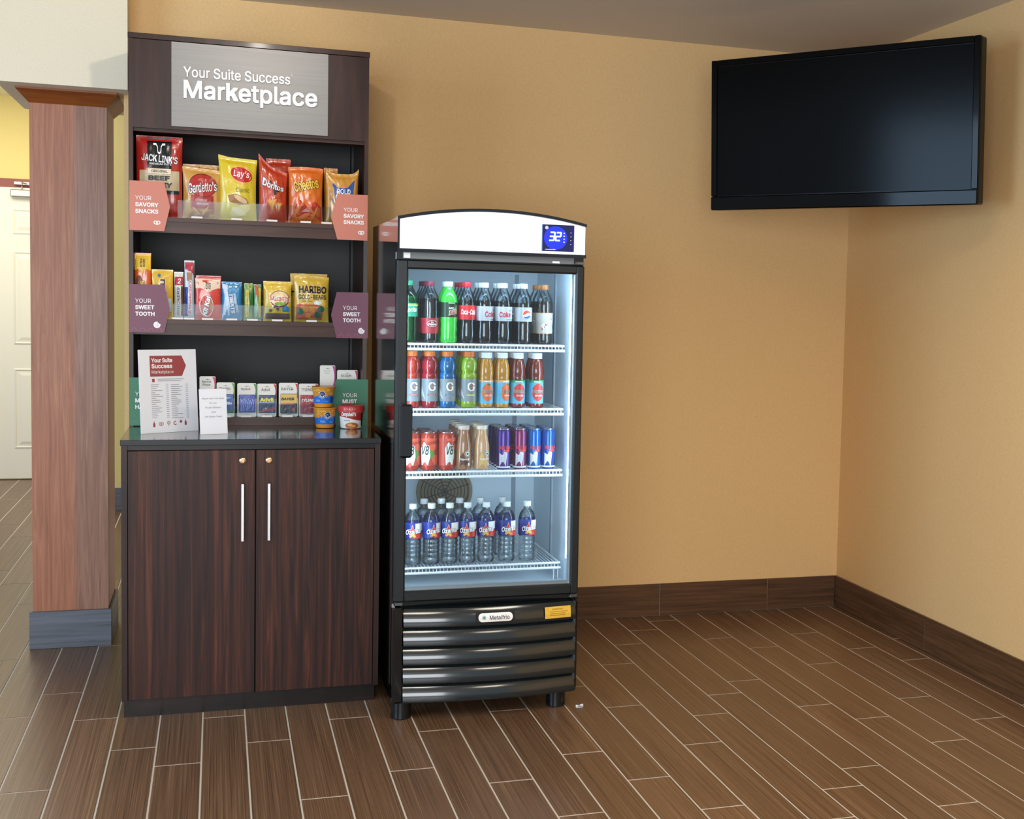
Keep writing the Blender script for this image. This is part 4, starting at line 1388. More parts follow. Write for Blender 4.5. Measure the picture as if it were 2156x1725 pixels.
# --- top shelf: savoury snacks
GA = 'savoury snack bags on the top shelf'
Y1 = HYF + .035
b = Bag('snack_bag', 'tall red and black beef jerky pouch beside the left salmon sign', 'snack bag', 285, 384.5, 286, Y1, SH1, .045, foil('#b3261f'), 2, .05, .03, .0022, group=GA, waist=.02)
b.put(Pr().rect(-.52, .54, .60, .985, 10, 12), ink('#101012', .2), 'front_panel')
b.put(Pr().rect(-.86, .88, .335, .575, 14, 8), ink('#cbb793'), 'front_panel')
b.put(Pr().rect(-.86, .88, .29, .332, 14, 2), ink('#16181c', .2), 'front_panel')
b.put(Pr().poly([(-.1, .06), (.3, .06), (.22, .27), (-.05, .27)]).poly([(.35, .05), (.5, .05), (.45, .12)]), ink('#2f5a40'))
b.put(Pr().line([(-.26, .90), (-.14, .90), (-.08, .865), (-.06, .80), (.0, .785), (.06, .80), (.08, .865), (.14, .90), (.26, .90)], .025), ink('#f4f4f2', .2), 'bull_mark')
b.word("JACK LINK'S", .02, .72, 1.58, .088, ink('#f4f2ee', .3), .04, 0, -4, '#1d2440', .03)
b.word('PREMIUM CUTS', .06, .655, .95, .026, ink('#e8e6e0', .3), .03)
b.put(Pr().rect(-.5, .52, .535, .598, 8, 2), ink('#e6d2b4'))
b.word('ORIGINAL', .02, .566, .72, .034, ink('#1c1c1e'), .04)
b.word('BEEF', .0, .482, .95, .058, ink('#17171a'), .07)
b.word('JERKY', .04, .398, 1.06, .062, ink('#17171a'), .07, .1)

b = Bag('snack_bag', 'tan snack mix bag behind, only its top showing above the front one', 'snack bag', 384, 462, 346, Y1 + .062, SH1, .04, foil('#cf9440'), 5, group=GA)
b.put(Pr().ell(-.1, .955, .03, .012, 10), ink('#4a3218'), 'hang_hole')
b = Bag('snack_bag', 'tan and red snack mix bag in front, right of the jerky pouch', 'snack bag', 383, 468, 354, Y1, SH1, .045, foil('#d09a48'), 7, .08, .05, .0024, lambda u: .006 * -u, group=GA)
b.put(Pr().rect(-.58, .60, .20, .47, 8, 6), ink('#a8241f', .3), 'front_panel')
b.put(Pr().ell(.04, .66, .74, .235), ink('#7c1a18', .3))
b.put(Pr().ell(.04, .66, .70, .215), ink('#b32a22', .3))
b.word("Gardetto's", .02, .625, 1.5, .19, ink('#f4f0e8', .3), .02, .15, 8, '#1f2f3a', .03)
b.word('Original', -.05, .37, .62, .06, ink('#f0e2d4'), .0, .3)
b.word('Recipe', .02, .30, .62, .06, ink('#f0e2d4'), .0, .3)
q = Pr()
for cu, cv, ru, rv, rt in ((-.5, .10, .28, .05, 20), (-.1, .12, .26, .045, -15), (.3, .10, .3, .06, 10), (.55, .15, .2, .05, 60), (.05, .06, .3, .04, 0)): q.ell(cu, cv, ru, rv, 16, rt)
b.put(q, ink('#a35c28'))
q = Pr()
for cu, cv, ru, rv, rt in ((-.3, .16, .22, .03, -20), (.15, .165, .2, .028, 25), (.5, .07, .16, .03, 0)): q.ell(cu, cv, ru, rv, 14, rt)
b.put(q, ink('#d9a05c'))

b = Bag('snack_bag', 'yellow potato chip bag with red oval logo, right of the snack mix', 'snack bag', 459, 542, 332, Y1, SH1, .052, foil('#dcc024'), 11, .06, .05, .0028, lambda u: .012 * max(-u - .4, 0) - .004 * u, group=GA)
b.put(Pr().ell(.2, .735, .52, .165), ink('#e8b03a', .3))
b.put(Pr().poly([(.2 + .58 * math.cos(math.radians(g)), .735 + .118 * math.sin(math.radians(g)) + .03 * math.cos(math.radians(g)) * -1) for g in range(0, 360, 12)]), ink('#c3202a', .3))
b.word("Lay's", .2, .735, .86, .135, ink('#f6f2ea', .3), .03, .12, -4)
b.word('Classic', .26, .49, .72, .075, ink('#6d6420'), .0)
b.put(Pr().poly([(-.55, .40), (-.1, .43), (.45, .36), (.62, .27), (.1, .25), (-.45, .30)]), ink('#a06a30'))
b.put(Pr().ell(.15, .345, .36, .045, 18, -8), ink('#dcb98a'))
b.put(Pr().ell(.12, .16, .56, .085, 20, 6), ink('#e3c672'))
b.put(Pr().ell(.05, .15, .38, .05, 18, -6), ink('#ecd89a'))

b = Bag('snack_bag', 'red-orange tortilla chip bag behind, its crimped top showing on the right', 'snack bag', 560, 613, 334, Y1 + .06, SH1, .04, foil('#b8381c'), 13, group=GA)
b = Bag('snack_bag', 'red-orange tortilla chip bag with one tall peaked corner', 'snack bag', 544, 606, 352, Y1, SH1, .05, foil('#c23f1e'), 17, .07, .05, .0032, lambda u: .053 * max(-u, 0) ** 1.3 - .02 * max(u, 0), group=GA)
b.put(Pr().poly([(-.40, .80), (.62, .56), (.10, .455)]), ink('#e08a3c', .3))
b.put(Pr().poly([(-.30, .775), (.50, .565), (.09, .485)]), ink('#1a1216', .3))
b.word('Doritos', .02, .655, 1.55, .115, ink('#f6f2ee', .3), .045, 0, -9, '#1a2050', .03)
b.put(Pr().poly([(-.45, .40), (.30, .42), (-.05, .19)]).poly([(.22, .36), (.72, .35), (.42, .18)]), ink('#d98a34'))
b.put(Pr().poly([(-.32, .38), (.2, .395), (-.05, .25)]).poly([(.32, .335), (.62, .33), (.43, .22)]), ink('#e6a850'))

b = Bag('snack_bag', 'orange puffed cheese snack bag between tortilla chips and pretzels', 'snack bag', 607, 682, 351, Y1, SH1, .05, foil('#dc6a1c'), 23, .06, .05, .003, lambda u: -.004 * u * u, group=GA)
b.put(Pr().poly([(-.92, .06), (.92, .06), (.90, .30), (.55, .40), (.1, .34), (-.4, .42), (-.9, .36)]), ink('#c0361c', .25), 'front_panel')
b.word('Cheetos', .0, .685, 1.5, .19, ink('#f0c040', .3), .05, 0, 13, '#16120e', .05)
b.word('Crunchy', .0, .535, .62, .055, ink('#f2b83c', .3), .03, .2, 8)
q = Pr()
for cu, cv, ru, rv, rt in ((-.45, .24, .3, .035, 25), (.2, .28, .34, .04, -20), (.5, .17, .26, .035, 35), (-.1, .13, .36, .04, 8), (-.6, .12, .2, .03, -30)): q.ell(cu, cv, ru, rv, 16, rt)
b.put(q, ink('#e8742c'))

b = Bag('snack_bag', 'tan and blue pretzel bag behind, showing at the left of the front one', 'snack bag', 682, 712, 354, Y1 + .06, SH1, .035, foil('#c8863a'), 29, group=GA)
b = Bag('snack_bag', 'tan pretzel bag with blue bow panel, partly behind the right salmon sign', 'snack bag', 686, 757, 366, Y1, SH1, .045, foil('#cf9038'), 31, .06, .05, .0024, lambda u: .024 * abs(u) ** 4, group=GA)
b.put(Pr().poly([(-.62, .80), (-.2, .72), (.3, .73), (.75, .86), (.86, .45), (.5, .30), (-.3, .30), (-.68, .48)]), ink('#1d4f96', .3), 'front_panel')
b.word('ROLD', .08, .655, .85, .10, ink('#f2f0ea', .3), .03)
b.word('GOLD', .08, .535, 1.05, .13, ink('#f2f0ea', .3), .04)
b.word('Pretzels', .12, .42, .6, .05, ink('#e8c060', .3), .0, .3)

# --- middle shelf: sweets
GB = 'candy on the middle shelf'
Y2 = HYF + .035


def slim(label, u0, u1, vt, col, seed, T=.018, wr=.0012, **k):
    return Bag('candy_pack', label, 'candy', u0, u1, vt, k.pop('yb', Y2), SH2, T, foil(col), seed, .06, .05, wr, group=GB, waist=.02, nx=16, ny=26, **k)


b = slim('orange peanut butter cup pack with yellow top, behind the left plum sign', 282, 318.5, 533, '#e0601c', 3)
b.put(Pr().poly([(-.97, .985), (-.97, .74), (0, .68), (.97, .74), (.97, .985)], 6), ink('#f0c428', .3), 'front_panel')
b.word('KING', -.18, .85, .13, .26, ink('#1c1814'), .04, .15, 90)
b.word('SIZE', .16, .85, .13, .26, ink('#1c1814'), .04, .15, 90)
b.put(Pr().ell(-.45, .56, .42, .10), ink('#7a4632'))
b.word("Reese's", -.1, .33, .5, .7, ink('#f4cc2c', .3), .04, .1, 90, '#5a2412')
b = slim('yellow chocolate candy pack with brown letter, behind the left plum sign', 318.5, 365, 568, '#e0b020', 6)
b.word('m&m', .1, .50, .62, .62, ink('#5a2a1c', .3), .06, 0, -90, '#f2efe8')
b.put(Pr().ell(-.3, .88, .14, .035, 14).ell(.3, .40, .2, .07, 14), ink('#2f6f9a'))
b.put(Pr().rect(.35, .85, .15, .42, 5, 5), ink('#c8d8dc'))
b = slim('slim white chocolate bar with blue lettering and red top', 366, 386.5, 573, '#d9d2c4', 8, .02)
b.put(Pr().rect(-.9, .9, .72, .90, 6, 4), ink('#b8243a', .3), 'front_panel')
b.word('2', .1, .81, .8, .11, ink('#f4f0ea'), .03, .2)
b.put(Pr().rect(.5, .95, .08, .70, 3, 8), ink('#7a4a2a', .3))
b.word('SNICKERS', -.1, .38, .60, .62, ink('#1f3a86', .3), .05, .2, 90, '#f6f2ec')
_last = b
b = slim('tallest slim silver candy bar with red lettering, next to the blue-lettered bar', 387.5, 409.5, 549, '#c2c4cc', 9, .02)
b.put(Pr().poly([(-.9, .97), (.9, .97), (.95, .75), (.0, .82), (-.9, .86)]), ink('#b8283a', .3), 'front_panel')
b.put(Pr().rect(-.55, .5, .66, .80, 6, 4), ink('#a8764e'))
b.put(Pr().rect(-.95, -.3, .06, .55, 3, 10), ink('#2a3f9a', .3))
b.word('3', .0, .12, .06, .6, ink('#c8243a', .3), .05, .15, 90, '#f4f2f0')
b.word('Musketeers', .15, .42, .50, .62, ink('#c8243a', .3), .04, .2, 90, '#f4f2f0', .03)
b = slim('second red wafer bar pack leaning behind the front one', 412, 466, 581, '#c8281e', 14, .014, yb=Y2 + .03)
b = slim('red wafer bar pack with cream top and tilted oval logo', 410, 465.5, 586, '#d23420', 12, .022)
b.put(Pr().poly([(-.97, .97), (-.97, .76), (0, .66), (.97, .76), (.97, .97)], 6), ink('#eccdb4', .3), 'front_panel')
b.word('KING', -.10, .82, .17, .17, ink('#1c1814'), .04, .15, 90)
b.word('SIZE', .12, .82, .17, .17, ink('#1c1814'), .04, .15, 90)
b.put(Pr().ell(-.12, .34, .55, .27, 24), ink('#f2d8cc', .3))
b.put(Pr().ell(-.12, .34, .50, .25, 24), ink('#c8281c', .3))
b.put(Pr().poly([(.2, .48), (.42, .36), (.3, .16), (.15, .26)]), ink('#b07838'))
b.word('Kit Kat', -.12, .34, .50, .40, ink('#f8f2ec', .3), .05, .25, 78, '#4a1812')
b = slim('blue and white crispy rice treat pack', 466, 510, 594, '#2d86b8', 15, .03, .002)
b.put(Pr().poly([(-.95, .05), (-.95, .95), (-.4, .92), (.0, .5), (-.2, .05)], 5), ink('#cfd9ea', .3), 'front_panel')
b.word('RICE KRISPIES', .42, .46, .50, .22, ink('#eaf2f6', .3), .03, .1, -80, '#1f4f86')
b.word('TREATS', .02, .44, .52, .36, ink('#f2f6f8', .3), .05, .1, -82, '#2a4f8a')
b = slim('green granola bar pack with upright yellow banner', 513.5, 533, 597, '#7f9c4a', 18, .022)
b.put(Pr().rect(-.62, .05, .10, .82, 4, 10), ink('#d8bc3c', .3))
b.word('NATURE VALLEY', -.28, .46, .62, .36, ink('#2f5a34'), .03, 0, 90)
b.put(Pr().rect(.1, .8, .25, .75, 3, 8), ink('#2f7a5a', .3))
b = slim('green and orange granola bar pack, right one of the pair', 533.5, 551, 599, '#4a8a5c', 19, .022)
b.put(Pr().poly([(-.8, .98), (.2, .98), (.3, .72), (-.4, .66)]), ink('#c8582a', .3))
b.put(Pr().rect(.25, .9, .1, .9, 3, 10), ink('#cdb43c', .3))
b.word('NATURE VALLEY', -.35, .42, .58, .32, ink('#e6eadc'), .03, 0, 90)
b = slim('yellow chocolate raisin bag with red banner lettering', 554, 614.5, 593, '#dfb838', 21, .034, .002)
b.put(Pr().ell(.15, .56, .72, .21), ink('#6a2a5a', .3))
b.put(Pr().ell(.15, .57, .66, .185), ink('#efcf9a', .3))
b.put(Pr().poly([(-.62, .60), (.15, .65), (.95, .58), (.9, .48), (.15, .53), (-.55, .48)], 4), ink('#f2e2d8', .3))
b.word('RAISINETS', .15, .56, 1.42, .10, ink('#c02a34', .3), .04, 0, -2)
b.put(Pr().ell(.2, .44, .42, .045), ink('#7fae3c'))
b.put(Pr().poly([(.35, .34), (.62, .40), (.86, .34), (.84, .24), (.38, .24)]), ink('#2f86b8'))
b.put(Pr().rect(-.85, .9, .06, .20, 8, 3).ell(-.5, .27, .13, .04).ell(-.2, .36, .1, .03).ell(.02, .31, .12, .04), ink('#6d5450'))
b = slim('gold gummy bear bag behind, its top edge and left side showing', 611, 690, 577, '#c79a28', 24, .03, .002, yb=Y2 + .05)
b.word('HARIBO', -.3, .62, 1.4, .17, ink('#17140f'), .05)
b = slim('gold gummy bear bag with black lettering, beside the right plum sign', 619.5, 693.5, 580, '#d3ab36', 26, .04, .0026, topf=lambda u: .006 * -abs(u + .3))
b.word('HARIBO', .06, .70, 1.62, .165, ink('#17140f'), .06)
b.word('GOLD-BEARS', .04, .535, 1.62, .105, ink('#1d1a14'), .04)
b.word('GUMMI CANDY', -.3, .445, .6, .025, ink('#5a4a1c'), .02)
b.put(Pr().ell(.35, .41, .24, .045), ink('#e8eef2', .3))
b.put(Pr().rect(-.9, .5, .335, .375, 8, 2), ink('#c8482c', .3))
b.put(Pr().poly([(-.9, .05), (.6, .05), (.66, .2), (.5, .33), (-.9, .33)], 4), ink('#c8604a', .3), 'front_panel')
q = Pr()
for cu, cv in ((-.65, .22), (.35, .16), (.55, .28)): q.ell(cu, cv, .2, .07, 12)
b.put(q, ink('#2f6a4c', .3))
q = Pr()
for cu, cv in ((-.2, .14), (.05, .25), (-.35, .27)): q.ell(cu, cv, .18, .06, 12)
b.put(q, ink('#d88a3a', .3))

# --- acrylic shelf organisers
def organiser(label, zb, y0, u_lip0, u_lip1, vl, dvs, vt, vref, dep=.2):
    x0, x1 = at(u_lip0, vref, y=y0).x, at(u_lip1, vref, y=y0).x
    zl, zt = at(600, vl, y=y0).z, at(600, vt, y=y0).z
    t = thing('shelf_organiser', label, 'organiser', ((x0 + x1) / 2, y0, zb))
    obj('front_lip', MB().box(x0, x1, y0 - .0015, y0 + .0005, zb + .001, zl), 'acrylic', t, world=True)
    M('price_strip', '#e6ddd6', .5)
    for u in dvs:
        x = at(u, vref, y=y0).x
        pts = [(y0 + .001, zb + .001), (y0 + .001, zl + .004), (y0 + .012, zt), (y0 + .03, zt + .002), (y0 + dep, zt + .02), (y0 + dep, zb + .001)]
        obj('divider', MB().prism(pts, x - .0008, x + .0008, 'x'), 'acrylic', t, world=True)
    for ua, ub in zip(dvs[:-1], dvs[1:]):
        xa, xb = at(ua, vref, y=y0).x, at(ub, vref, y=y0).x
        c = (xa + xb) / 2
        obj('price_chip', MB().box(c - .022, c + .018, y0 - .004, y0 - .002, zb + .0015, zb + .0085), 'price_strip', t, world=True)
    return t


organiser('clear acrylic divider tray on the top snack shelf', SH1, HYF + .014, 374, 697, 432, (374, 457.5, 541, 606.3, 683, 695), 394, 440)
organiser('clear acrylic divider tray on the middle candy shelf', SH2, HYF + .014, 362, 700, 645, (365.5, 387, 410, 465.8, 512.5, 552.5, 617, 697), 612, 650)
organiser('clear acrylic divider tray on the low shelf of medicine packs', SH3, HYF + .032, 418, 672, 851, (455, 497, 541.5, 585, 628, 671), 815, 850)

# --- low shelf: carded travel packs
GC = 'carded travel packs on the low shelf'
Y3 = HYF + .05


def card(label, u0, u1, vt, sw, pouch, head, extra=None, yb=Y3, tall=None, hc='#1c1c20', ho=0.):
    vm = vt + 30
    x0, x1 = at(u0, vm, y=yb).x, at(u1, vm, y=yb).x
    zt = at((u0 + u1) / 2, vt, y=yb).z
    w, h = x1 - x0, zt - SH3 - .001
    t = thing('travel_pack', label, 'medicine pack', ((x0 + x1) / 2, yb, SH3 + .001), 0, GC)
    bd = obj('card', MB().prism(rrect(-w / 2, w / 2, 0, h, .006), 0, .0014), ink('#e9e2d6', .45), t)
    s = flat(0)
    q = Pr().poly([(w / 2 - .0005, 0.002), (w / 2 - .0005, h - .004), (w / 2 - .007, h - .001), (w / 2 - .013, h - .001), (w / 2 - .006, h * .80), (w / 2 - .010, h * .62), (w / 2 - .022, h * .50), (w / 2 - .005, h * .2)], 1)
    q = Pr()
    pts = [(w / 2 - .012 + .008 * math.sin(math.pi * i / 10), h - .001 - (h * .45) * i / 10) for i in range(11)]
    q.raw([(x, y) for x, y in pts] + [(w / 2 - .0004, y if i else y - .004) for i, (x, y) in enumerate(pts)], [(i, i + 1, i + 12, i + 11) for i in range(10)])
    q.lay('swoosh', ink(sw, .45), t, s, .0004)
    Pr().poly([(-.010, h - .0135), (-.007, h - .0125), (-.003, h - .0125), (0, h - .0105), (.003, h - .0125), (.007, h - .0125), (.010, h - .0135)], 1).lay('hang_slot', ink('#3a3836'), t, s, .0004)
    p = Pr()
    if not head:
        for k in range(3): p.rect(-.016 + .002 * k, .012 - .003 * k, h - .022 - .006 * k, h - .0205 - .006 * k, 1, 1)
    elif ' ' in head:
        for k, wd_ in enumerate(head.split(' ')): p.text(wd_, -w * .06, h - .021 - .0115 * k, None, .0085, .008)
    else:
        hw = min(w * .62, .011 * glyphs(head, .02)[2])
        p.text(head, -w * .06, h - .024 + ho, hw, .0115, .01)
    p.lay('lettering', ink(hc), t, s, .0004)
    if pouch:
        pc, z0, z1 = pouch
        po = obj('blister', MB().box(-w / 2 + .006, w / 2 - .004, -.009, -.0003, z0 * h, z1 * h, .002), M('pouch_' + pc.strip('#'), pc, .22, 0, 0, .6, .5, (70, .3, .004)), t)
        if extra: extra(po, w, h)
    Pr().rect(-.008, .010, .008, .0094, 2, 1).lay('fine_print', ink('#8a8278'), t, s, .0004)
    return t


def w_on(t, x, z, ww, hh, col, bold=.03, shear=0.):
    return lambda po, w, h: Pr().text(t, x * w, z * h, ww * w, hh * h, bold, shear).lay('lettering', ink(col), po, flat(-.009), .0004)


card('pink and white dental floss card, first in the row behind the notice', 420, 454, 792.5, '#d0466a', ('#e2dccf', .1, .5), 'Dental Floss')


def ex_cl(po, w, h):
    s = flat(-.009)
    Pr().ell(0, .56 * h, .3 * w, .03 * h).lay('print', ink('#8fc0d8'), po, s, .0003)
    Pr().text('Claritin', 0, .40 * h, .7 * w, .08 * h, .03).lay('lettering', ink('#eef2f6'), po, s, .0005)
    Pr().rect(-w / 2 + .007, w / 2 - .005, .13 * h, .2 * h).lay('print', ink('#3f8a4c'), po, s, .0003)


card('allergy pack with blue front and green swoosh, beside the notice', 456, 494, 805.5, '#6fae4c', ('#1f4f96', .12, .66), 'Claritin', ex_cl)


def ex_ny(po, w, h):
    s = flat(-.009)
    q = Pr()
    for k in range(7):
        x = -w * .3 + k * w * .1
        q.line([(x, .2 * h + .05 * h * (k % 3)), (x + .004, .4 * h), (x - .003, .55 * h - .04 * h * (k % 2))], .0022)
    q.lay('print', ink('#8fb4e6', .2), po, s, .0003)


card('blue foil cold medicine pack with green swoosh', 499.5, 540, 807, '#3f9a4c', ('#2a2f9e', .14, .66), 'NyQuil', ex_ny)


def ex_ad(po, w, h):
    s = flat(-.009)
    Pr().text('Advil', .0, .52 * h, .72 * w, .12 * h, .04).lay('lettering', ink('#e8d83a'), po, s, .0005)
    Pr().rect(-w * .4, w * .38, .42 * h, .455 * h).lay('print', ink('#8fa0b8'), po, s, .0003)
    Pr().poly([(-w * .42, .13 * h), (w * .42, .22 * h), (w * .42, .28 * h), (-w * .42, .17 * h)], 2).lay('print', ink('#c83a44'), po, s, .0004)
    Pr().ell(-.004, .25 * h, .0035, .0045, 14).lay('print', ink('#e8b04a'), po, s, .0006)


card('navy pain relief pack with yellow lettering and red swoosh', 541.5, 582, 808, '#c8342c', ('#1f2f5c', .12, .66), 'Advil', ex_ad)


def ex_ba(po, w, h):
    s = flat(-.009)
    Pr().rect(-w / 2 + .0065, w / 2 - .0045, .40 * h, .67 * h).lay('print', ink('#dcb75c'), po, s, .0003)
    Pr().text('BAYER', -.003, .53 * h, .68 * w, .08 * h, .04, .2).lay('lettering', ink('#1c1814'), po, s, .0006)
    Pr().poly([(-w * .42, .36 * h), (.3 * w, .37 * h), (.3 * w, .42 * h), (-w * .42, .40 * h)], 2).lay('print', ink('#c8705c'), po, s, .0006)
    Pr().ell(.25 * w, .22 * h, .005, .006, 14).lay('print', ink('#c8604a'), po, s, .0005)


card('tan and dark grey aspirin pack with red swoosh', 587, 627.5, 806.5, '#c8342c', ('#3a2c34', .10, .68), 'BAYER', ex_ba)
card('crimson pain relief pack half hidden by the stacked noodle cups', 629, 670, 808, '#c8342c', ('#a8323c', .10, .66), 'TYLENOL', w_on('TYLENOL', .02, .50, .76, .09, '#f0e6e2', .03, .2))


def ex_tr(po, w, h):
    Pr().rect(-.006, .010, .15 * h, .36 * h).lay('print', ink('#4a4a4c'), po, flat(-.009), .0003)


card('tall magenta travel card standing behind the noodle cups', 673.5, 706, 769.5, '#b03a80', ('#c0428e', .06, .60), '', ex_tr, Y3 + .05, hc='#b5aea4')
card('white mouthwash card showing above the right green sign', 709.5, 753, 779.5, '#b03a5c', ('#d8d2c8', .1, .4), 'scope', None, Y3 + .05)

# --- worktop: price list, notice, noodle cups, soup bowl
M('card_white', '#edeef4', .3, 0, 0, .4)


def stand(name, label, cat, bl, br, tl, mat, zc=CZ):
    A, B = at(*bl, z=zc), at(*br, z=zc)
    rz = math.atan2(B.y - A.y, B.x - A.x)
    w = math.hypot(B.x - A.x, B.y - A.y)
    c = (A + B) / 2
    zt = at(*tl, y=A.y + .02).z
    h = zt - zc
    t = thing(name, label, cat, (c.x, c.y, zc + .0005), rz)
    ln_ = .06
    sf = lambda x, y, e: (x, y * ln_ / h * .35 - e, y)
    mb = MB()
    mb.add([(-w / 2, 0, 0), (w / 2, 0, 0), (w / 2, .002, 0), (-w / 2, .002, 0), (-w / 2, .021, h), (w / 2, .021, h), (w / 2, .023, h), (-w / 2, .023, h)],
           [(0, 1, 5, 4), (1, 2, 6, 5), (2, 3, 7, 6), (3, 0, 4, 7), (4, 5, 6, 7), (3, 2, 1, 0)])
    obj('board', mb, mat, t)
    obj('easel_foot', MB().add([(-w * .3, .004, .0), (w * .3, .004, .0), (w * .3, .07, 0), (-w * .3, .07, 0), (-w * .3, .004, .002), (w * .3, .004, .002), (w * .3, .07, .002), (-w * .3, .07, .002)],
                                [(0, 1, 5, 4), (1, 2, 6, 5), (2, 3, 7, 6), (3, 0, 4, 7), (4, 5, 6, 7), (3, 2, 1, 0)]), 'acrylic', t)
    return t, w, h, sf


t, w, h, sf = stand('price_list', 'white price list with a red arrow heading standing on the worktop', 'sign', (297, 914.5), (418, 907), (285, 737), 'card_white')
PX = lambda a, b_: ((a / 925 - .5) * w, (1 - b_ / 1270) * h)   # sheet coordinates read off the photo


def Z6(x, y):  # zoomed photo position -> sheet position, following the tilted edges
    k = (y - 120) / 1265.
    l, r = 248 + 80 * k, 1133 + 75 * k
    top = 110
    return (((x - l) / (r - l) - .5) * w, (1 - (y - top) / (1390 - top - (x - l) / (r - l) * 45)) * h)


red = ink('#a04a4c', .45)
ar = [Z6(x, y) for x, y in ((420, 203), (908, 195), (985, 345), (925, 500), (447, 520))]
bn = Pr().poly([(ar[0][0], ar[0][1]), (ar[1][0], ar[0][1]), (ar[2][0], (ar[0][1] + ar[4][1]) / 2), (ar[1][0], ar[4][1]), (ar[0][0], ar[4][1])], 1).lay('heading', red, t, sf, .0004)
hl = Pr()
x0 = ar[0][0] + .006
hh = ar[0][1] - ar[4][1]
hl.text('Your Suite', x0 + .041, ar[4][1] + hh * .78, .082, hh * .22, .03).text('Success', x0 + .0405, ar[4][1] + hh * .50, .081, hh * .22, .03).text('Marketplace', x0 + .0425, ar[4][1] + hh * .2, .085, hh * .2, 0)
hl.lay('lettering', ink('#f4eeee', .45), bn, sf, .0008)
fp = Pr()
random.seed(9)
for colx in (0, 1):
    for k in range(18):
        y = 640 + 29.5 * k
        xa = 455 + 1.8 * k + 300 * colx
        L1 = random.uniform(60, 190)
        a_, c_ = Z6(xa, y + 6), Z6(xa + L1, y - 4)
        fp.rect(a_[0], c_[0], a_[1] - .0006, a_[1] + .0008, 1, 1)
        a_, c_ = Z6(xa + 225, y - 4), Z6(xa + 262, y - 5)
        fp.rect(a_[0], c_[0], a_[1] - .0006, a_[1] + .0008, 1, 1)
for y, L1 in ((560, 420), (585, 370)):
    a_ = Z6(550, y)
    fp.rect(a_[0], a_[0] + L1 / 925 * w, a_[1] - .0007, a_[1] + .0007, 1, 1)
f_ = fp.lay('fine_print', ink('#7d7a84', .5), t, sf, .0004)
f_['kind'] = 'stuff'
ic = Pr()
a_ = Z6(490, 578)
ic.rect(a_[0] - .005, a_[0] + .005, a_[1] - .006, a_[1] + .006, 1, 1)
ic.lay('code_mark', red, t, sf, .0004)
for k, (x, y) in enumerate(((520, 1245), (625, 1243), (740, 1222), (840, 1225), (925, 1205), (1000, 1215))):
    q = Pr()
    cx_, cz_ = Z6(x, y)
    if k in (0, 5): q.poly([(cx_ - .004, cz_ - .010), (cx_ + .004, cz_ - .010), (cx_ + .004, cz_ + .002), (cx_ + .0012, cz_ + .006), (cx_ + .0012, cz_ + .011), (cx_ - .0012, cz_ + .011), (cx_ - .0012, cz_ + .006), (cx_ - .004, cz_ + .002)], 1)
    elif k == 1: pretzel(q, cx_, cz_, .0095, .002)
    elif k == 2: q.ring(cx_, cz_, .0058, .006, .0016, 16).ring(cx_, cz_, .0028, .003, .0013, 12).line([(cx_, cz_ - .006), (cx_, cz_ - .013)], .0015)
    elif k == 3: q.line([(cx_ + .006 * math.cos(math.radians(g)), cz_ + .006 * math.sin(math.radians(g))) for g in range(60, 330, 20)], .003)
    else: q.poly([(cx_ - .006, cz_), (cx_, cz_ + .008), (cx_ + .006, cz_), (cx_, cz_ - .006)], 1)
    q.lay('icon', red, t, sf, .0004)

t, w, h, sf = stand('notice', 'small white printed notice standing right of the price list', 'sign', (422, 915.5), (479.5, 913.5), (415, 820), 'card_white')
nt_ = Pr()
for tx, yy, ww in (('Please Ask Front Desk', .79, .80), ('For our', .69, .27), ('Frozen Dinners', .59, .57), ('And', .49, .15), ('Ice Cream Treats', .39, .63)): nt_.text(tx, 0, yy * h, ww * w, None)
nt_.lay('lettering', ink('#5c5a66', .5), t, sf, .0004)

# noodle cups
CUP = [(.030, 0), (.0345, .0015), (.0362, .006), (.0455, .078), (.047, .080), (.0478, .0815), (.0478, .0838), (.0465, .085)]


